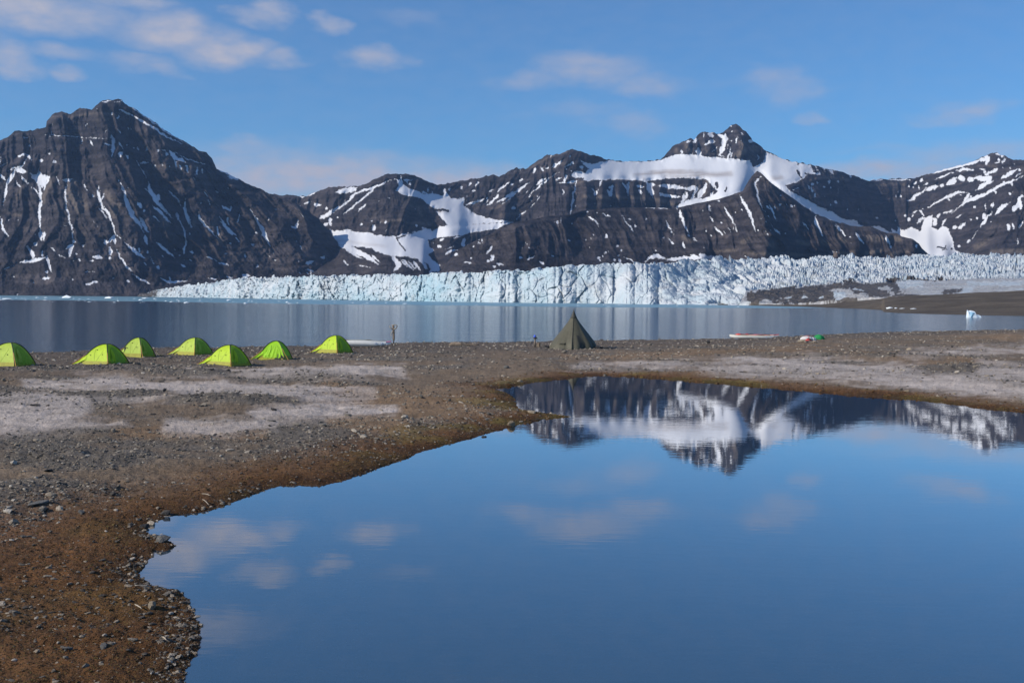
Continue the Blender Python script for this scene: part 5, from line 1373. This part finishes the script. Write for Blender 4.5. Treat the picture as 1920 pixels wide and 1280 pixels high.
# ------------------------------------------------------------------ wash stand and box by the cone tent
def wash_stand():
    g = on_ground(1003, 652); t = empty('wash_stand', g, -math.atan2(g.x, g.y))
    tag(t, 'wooden post stand with dark basin and blue jug left of the cone tent', 'stand')
    MB().tube([(0, 0, -0.05), (0.0, 0, 0.68)], [0.07, 0.055], 8).build('post', M_WOOD, t, True)
    MB().loft([[Vector((r * math.cos(a), r * math.sin(a), z)) for a in np.linspace(0, 6.28, 16, endpoint=False)] for z, r in ((0.64, 0.1), (0.68, 0.17), (0.76, 0.19), (0.76, 0.16), (0.70, 0.13))]).build('basin', M_TIN, t, True)
    j = MB().loft([[Vector((-0.02 + r * math.cos(a), r * math.sin(a), z)) for a in np.linspace(0, 6.28, 12, endpoint=False)] for z, r in ((0.70, 0.09), (0.84, 0.095), (0.90, 0.06), (0.96, 0.03), (0.98, 0.03))]).build('jug', M_BLUE, t, True)
    MB().tube([(-0.1, 0, 0.86), (-0.15, 0, 0.82), (-0.14, 0, 0.74), (-0.1, 0, 0.72)], 0.012, 5).build('handle', M_BLUE, j, True)
    MB().box((-0.06, -0.05, 0.14), (0.05, 0.03, 0.03), 0.2).build('foot_block', M_WOOD, t)
    g2 = on_ground(1009.5, 651)
    b = empty('wooden_box', g2, -math.atan2(g2.x, g2.y) - 0.35)
    tag(b, 'small upright wooden box between the wash stand and the cone tent', 'box')
    MB().box((0, 0, 0.16), (0.11, 0.10, 0.16), 0, 0.01).build('case', M_WOOD, b)
    MB().box((0.114, 0, 0.16), (0.004, 0.08, 0.13)).build('dark_side', M_BLACK, b)  # thin black panel on the right face of the box
    MB().box((0, 0, 0.335), (0.125, 0.115, 0.012)).build('lid', M_WOOD, b)
wash_stand()

def lump(name, size, mat, seed, parent=None, loc=(0, 0, 0), crump=0.16, sub=3):
    bm = bmesh.new(); bmesh.ops.create_icosphere(bm, subdivisions=sub, radius=1.0)
    for v in bm.verts:
        c = v.co
        n = float(fbm(np.array(c.x * 2.2 + seed), np.array(c.y * 2.2 + c.z * 1.7), 3, seed, 0.6))
        k = 1 + crump * n
        z = c.z * k
        v.co = Vector((c.x * k * size[0], c.y * k * size[1], (max(z, -0.35) + 0.35) * size[2]))
    me = bpy.data.meshes.new(name); bm.to_mesh(me); bm.free()
    o = link(name, me, mat, parent, True); o.location = loc
    return o
def bag(px, py, size, mat, label, strap=None, name='gear_bag', seed=1, rz=0.0, cat='bag', crump=0.16):
    g = on_ground(px, py); t = empty(name, g, rz); tag(t, label, cat)
    lump('body', size, mat, seed, t, (0, 0, -0.02), crump)
    if strap:
        h = size[2] * 1.3
        MB().tube([(0.15 * size[0], -size[1] * 1.02 * math.cos(a), 0.02 + h * abs(math.sin(a)) * 1.0) for a in np.linspace(0, math.pi, 9)], 0.025, 5).build('strap', strap, t, True)
        MB().tube([(-size[0] * .5, -size[1] * .3, h * .8), (-size[0] * .2, -size[1] * .35, h * 1.12), (size[0] * .2, -size[1] * .3, h * .95)], 0.02, 5).build('handle', strap, t, True)
    return t
bag(1122, 653, (0.34, 0.22, 0.14), M_GEAR, 'black gear bag lying against the right foot of the cone tent', M_TIN, seed=4)
bag(1140, 653.5, (0.5, 0.16, 0.06), M_GEAR, 'flat black lump on the gravel right of the cone tent', M_TIN, seed=5, name='flat_black_lump', cat='roll')  # very flat black lump, long sideways
bag(1025, 652, (0.30, 0.2, 0.13), M_GEAR, 'dark gear bag at the left foot of the cone tent', M_TIN, seed=6)
bag(1513, 638, (0.62, 0.42, 0.32), M_BAGW, 'white gear bag with red strap beside the green tarp', M_BAGR, seed=7)
bag(1516, 639.5, (0.3, 0.25, 0.2), M_BAGR, 'small red bag in front of the white gear bag', M_GEAR, seed=8)
bag(1524, 638.5, (0.34, 0.28, 0.26), M_BAGW, 'small white and blue bag next to the green tarp', M_NAVY, seed=9)
bag(1536, 637, (0.58, 0.42, 0.36), M_GREEN, 'crumpled green tarp heap near the right kayaks', None, 'tarp', 10, cat='tarp', crump=0.3)

# ------------------------------------------------------------------ driftwood logs
def log(px0, px1, py, r, label, seed):
    a_ = on_ground(px0, py); b_ = on_ground(px1, py + 0.4)
    rr = random.Random(seed); root = a_.copy(); t = empty('driftwood_log', root); tag(t, label, 'log')
    pts = [a_.lerp(b_, q) - root + Vector((0, rr.uniform(-.05, .05), r + rr.uniform(0, .04))) for q in np.linspace(0, 1, 9)]
    MB().tube(pts, [r, r * 1.1, r * .9, r * .6], 8).build('trunk', M_WOOD, t, True)
    p = pts[3]; MB().tube([p, p + Vector((0.1, -0.12, 0.12)), p + Vector((0.16, -0.2, 0.14))], [0.03, 0.015], 5).build('branch_stub', M_WOOD, t, True)
    p = pts[6]; MB().tube([p, p + Vector((0.05, 0.05, 0.16))], [0.025, 0.012], 5).build('branch_stub', M_WOOD, t, True)
log(842, 898, 648.5, 0.075, 'long driftwood log lying on the beach between post and cone tent', 3)
log(846, 866, 646.5, 0.10, 'short thick driftwood piece behind the long log', 4)

# ------------------------------------------------------------------ kayaks
def kayak(px, py, yaw, length, width, depth, roll, hull, deck, label, lift=0.0, cockpits=2, covers=None):
    g = on_ground(px, py)
    t = empty('kayak', (g.x, g.y, g.z + lift), -math.atan2(g.x, g.y) + yaw); tag(t, label, 'kayak', 'kayaks pulled up on the beach')
    t.rotation_euler = (Matrix.Rotation(-math.atan2(g.x, g.y) + yaw, 3, 'Z') @ Matrix.Rotation(roll, 3, 'X')).to_euler()
    us = np.linspace(-1, 1, 25); hr = []; dr = []
    for u in us:
        w = width / 2 * max(0.035, (1 - abs(u) ** 2.3)); sheer = depth * (0.78 + 0.30 * abs(u) ** 2.5); keel = depth * 0.55 * abs(u) ** 5
        hr.append([Vector((u * length / 2, w * math.cos(a), keel + (sheer - keel) * (1 - abs(math.sin(a)) ** 0.8))) for a in np.linspace(0, -math.pi, 11)])
        dr.append([Vector((u * length / 2, (w + 0.012) * c, sheer + 0.004 + 0.10 * (1 - c * c) * (1 - 0.6 * abs(u)) )) for c in np.linspace(1, -1, 9)])
    MB().loft(hr, False, False).build('hull', hull, t, True)
    MB().loft(dr, False, False).build('deck', deck, t, True)
    sh = [Vector((u * length / 2, s_ * (width / 2 * max(0.035, 1 - abs(u) ** 2.3) + 0.012), depth * (0.78 + 0.30 * abs(u) ** 2.5))) for s_ in (1,) for u in us]
    MB().tube(sh, 0.014, 5).build('seam_strip', deck, t, True)
    MB().tube([Vector((p.x, -p.y, p.z)) for p in sh], 0.014, 5).build('seam_strip', deck, t, True)
    for q in range(cockpits):
        cx = (-0.16 + 0.36 * q) * length if cockpits > 1 else 0.0
        zt = depth * 0.79 + 0.10
        MB().tube([(cx + 0.36 * math.cos(a), 0.21 * math.sin(a), zt) for a in np.linspace(0, 2 * math.pi, 22)], 0.025, 5).build('cockpit_rim', M_TIN, t, True)
        m = MB(); m.add([(cx + 0.35 * math.cos(a), 0.20 * math.sin(a), zt - 0.005) for a in np.linspace(0, 2 * math.pi, 20, endpoint=False)], [tuple(range(20))]); m.build('cockpit', M_BLACK, t)
    for cx in (-0.36, 0.40):
        MB().loft([[Vector((cx * length + r * math.cos(a), r * 0.8 * math.sin(a), depth * 0.80 + 0.08 + z)) for a in np.linspace(0, 6.28, 14, endpoint=False)] for z, r in ((0, 0.12), (0.03, 0.12), (0.04, 0.1))]).build('hatch', M_TIN, t, True)
    for s_ in (-1,):
        for cx in (0.33, 0.43):
            u = 2 * cx; w = width / 2 * (1 - abs(u) ** 2.3)
            a = -math.pi * 0.80
            keel = depth * 0.55 * abs(u) ** 5; sheer = depth * (0.78 + 0.30 * abs(u) ** 2.5)
            y = w * math.cos(a); z = keel + (sheer - keel) * (1 - abs(math.sin(a)) ** 0.8)
            e = MB().loft([[Vector((cx * length + r * math.cos(b), y - 0.02 - o_, z + r * math.sin(b))) for b in np.linspace(0, 6.28, 14, endpoint=False)] for o_, r in ((0.0, 0.075), (0.012, 0.075))]).build('emblem', M_EMB, t)
            MB().loft([[Vector((cx * length + r * math.cos(b), y - 0.034 - o_, z + r * math.sin(b))) for b in np.linspace(0, 6.28, 12, endpoint=False)] for o_, r in ((0.0, 0.042), (0.004, 0.042))]).build('emblem_centre', hull, e)
    if covers:
        for cx, m_, sz in covers:
            lump('cockpit_cover', sz, m_, int(abs(cx) * 50) + 3, t, (cx * length, 0, depth * 0.8 + 0.06), 0.2)
    return t
kayak(668, 652, -0.12, 4.5, 0.62, 0.44, -0.6, M_WHITE, M_CREAM, 'white kayak tipped on its side behind the rightmost dome tent', 0.12)
kayak(679, 650.5, -0.08, 4.5, 0.6, 0.36, -0.15, M_WHITE, M_PINK, 'white kayak with pink deck lying behind the tipped white one', 0.02)
kayak(1409, 635.0, 0.05, 4.4, 0.6, 0.36, -0.12, M_WHITE, M_CREAM, 'white and cream kayak with red and dark covers at the water edge on the right', 0.0, 2, [(-0.29, M_RED, (0.32, 0.2, 0.13)), (-0.10, M_BAGR, (0.2, 0.16, 0.14))])
kayak(1420, 633.6, 0.03, 4.4, 0.6, 0.3, 0.0, M_WHITE, M_RED, 'white kayak with red deck behind the white and cream one', 0.02)

# ------------------------------------------------------------------ ice adrift
def ice_mesh(name, seed, flat):
    r = random.Random(seed); bm = bmesh.new(); bmesh.ops.create_icosphere(bm, subdivisions=1, radius=1.0)
    for v in bm.verts:
        k = r.uniform(0.65, 1.2)
        v.co = Vector((v.co.x * k, v.co.y * k * 0.8, v.co.z * flat * r.uniform(.5, 1.3) if v.co.z > 0 else v.co.z * 0.3))
    me = bpy.data.meshes.new(name); bm.to_mesh(me); bm.free(); me.materials.append(M_FLOE); return me
FLO = [ice_mesh('ice_floe', 60 + i, f) for i, f in enumerate((0.25, 0.32, 0.4, 0.5, 0.22))]
def floe(px, py, wpx, label, group=None, k=None, hs=1.0):
    x, y = on_plane(px, py, SEA + 0.02)
    r = wpx * y / F / 2
    o = bpy.data.objects.new('ice_floe', FLO[k if k is not None else SRND.randrange(5)]); COL.objects.link(o)
    o.location = (float(x), float(y), SEA); o.scale = (r, r, min(r * hs, r * hs)); o.rotation_euler = (0, 0, SRND.uniform(0, 6.28)); tag(o, label, 'ice floe', group)
for q in range(120):
    px = SRND.uniform(-20, 1400) if SRND.random() < 0.35 else SRND.uniform(-20, 560)
    lo = float(lerpline([(-20, 557.5), (300, 560), (600, 565), (900, 568.5), (1150, 572), (1400, 573.5)], px)); hi = float(lerpline([(-20, 563), (300, 567), (600, 570), (900, 573), (1400, 577)], px))
    py = SRND.uniform(lo, hi) if SRND.random() < 0.75 else SRND.uniform(hi - 1.5, hi + 1.0)
    floe(px, py, 3.0 + 8 * SRND.random() ** 2.5, 'small floe of brash ice drifting off the glacier front', 'brash ice off the glacier', None, 0.9)
for px, py, w, lab, k in ((125, 558.5, 26, 'largest of the left floes, a low ragged white floe below the dark slope', 3), (205, 559, 22, 'white floe with blue hollow below the dark slope, right of the largest', 2), (272, 559.5, 20, 'white floe just off the left end of the glacier', 1), (12, 560.5, 24, 'flat bright floe at the left edge of the picture', 0), (545, 569, 12, 'bright floe below the left half of the ice front', 0), (760, 569.5, 14, 'flat white floe near the middle of the ice front', 4), (970, 572.2, 9, 'white floe left of the cone tent tip', 0), (1136, 571.8, 16, 'long thin floe right of the cone tent tip', 0), (1161, 572, 6, 'small white floe right of the long thin one', 1)):
    floe(px, py, w, lab, None, k, 0.8)
def hull_mesh(name, pts, mat, parent):
    bm = bmesh.new()
    for p in pts: bm.verts.new(p)
    r = bmesh.ops.convex_hull(bm, input=bm.verts)
    bmesh.ops.delete(bm, geom=[v for v in bm.verts if not v.link_faces], context='VERTS')
    me = bpy.data.meshes.new(name); bm.to_mesh(me); bm.free()
    return link(name, me, mat, parent)
def iceberg():
    x, y = on_plane(1826, 595.3, SEA); t = empty('iceberg', (float(x), float(y), SEA), 0.0)
    tag(t, 'small white iceberg with painted blue shade grounded near the right shore', 'iceberg')
    k = 0.9 * float(y) / F
    V = lambda X, Z, Yo: Vector((X * k, Yo * k, Z * k))
    hull_mesh('spire', [V(-14, -2, -3), V(-8, -2, -5), V(-7, -2, 5), V(-15, -2, 3), V(-15, 15, 0), V(-13, 16, 1), V(-10, 12, -1), V(-12.5, 9, -3)], M_BERG, t)
    hull_mesh('block', [V(-8, -2, -5), V(7, -2, -6), V(8, -2, 6), V(-8, -2, 6), V(-10, 8, 1), V(-9.5, 14.5, 3), V(-6, 15, 4), V(1, 13, 1), V(2, 11, -2), V(4, 6, -3), V(-3, 7, -4.5)], M_BERG, t)
    hull_mesh('blue_shade', [V(-11, -2, -5.2), V(-7, -2, -5.4), V(-5, 9, -5.0), V(-8.4, 12.5, -2.0), V(-10.5, 7, -3), V(-8, 3, -6), V(0, 10.5, -3.4), V(-4, 6.0, -5.4)], M_BERG_SHADE, t)  # blue-dark wedge painting the shadows across the white ice
    hull_mesh('shelf', [V(4, -2, -4), V(15, -2, -3), V(15, -2, 4), V(4, -2, 5), V(13, 4.5, 0), V(8, 6.5, 0), V(6, 6, -2), V(14, 3, -2)], M_BERG, t)
    hull_mesh('foot', [V(-15, -2, -7), V(-9, -2, -8), V(-9, 1.8, -5), V(-13, 2.4, -5), V(-8, -2, -4), V(-15, -2, -4)], M_BERG, t)
iceberg()
from mathutils.bvhtree import BVHTree
_fl = COL.objects['moraine_flats'].data
_bv = BVHTree.FromPolygons([v.co.copy() for v in _fl.vertices], [tuple(p.vertices) for p in _fl.polygons])
for px, py, w, lab in ((1668, 578, 15, 'leftmost and longest lump of white ice stranded on the far right shore'), (1680, 578, 7, 'smallest stranded ice lump, right beside the longest'), (1692, 578.5, 11, 'third stranded ice lump from the left on the far right shore'), (1713, 579, 13, 'rightmost of the stranded white ice lumps on the far shore')):
    a_, e_ = ray(px, py); dv = Vector((float(a_), 1, float(e_))).normalized()
    hit = _bv.ray_cast(Vector((0, 0, CAMZ)), dv)
    p = hit[0] if hit[0] is not None else at(px, py, 700)
    o = bpy.data.objects.new('stranded_ice', FLO[SRND.randrange(5)]); COL.objects.link(o)
    r = w * p.y / F / 2; o.location = p; o.scale = (r, r * .7, r * 0.9); o.rotation_euler = (0, 0, SRND.uniform(-.5, .5)); tag(o, lab, 'ice lump')

# ------------------------------------------------------------------ haze
def build_haze():
    m = bpy.data.materials.new('haze'); m.use_nodes = True
    nt = m.node_tree; nt.nodes.clear()
    o = N(nt, 'ShaderNodeOutputMaterial'); v = N(nt, 'ShaderNodeVolumePrincipled')
    v.inputs['Color'].default_value = (0.36, 0.59, 1.0, 1); v.inputs['Density'].default_value = HAZE; v.inputs['Anisotropy'].default_value = 0.2
    L(nt, v.outputs[0], o.inputs['Volume'])
    b = MB().box((-2000, 5500, 700), (16500, 6000, 806))
    ob = b.build('haze', m); tag(ob, kind='stuff')
HAZE = 2.1e-5
build_haze()
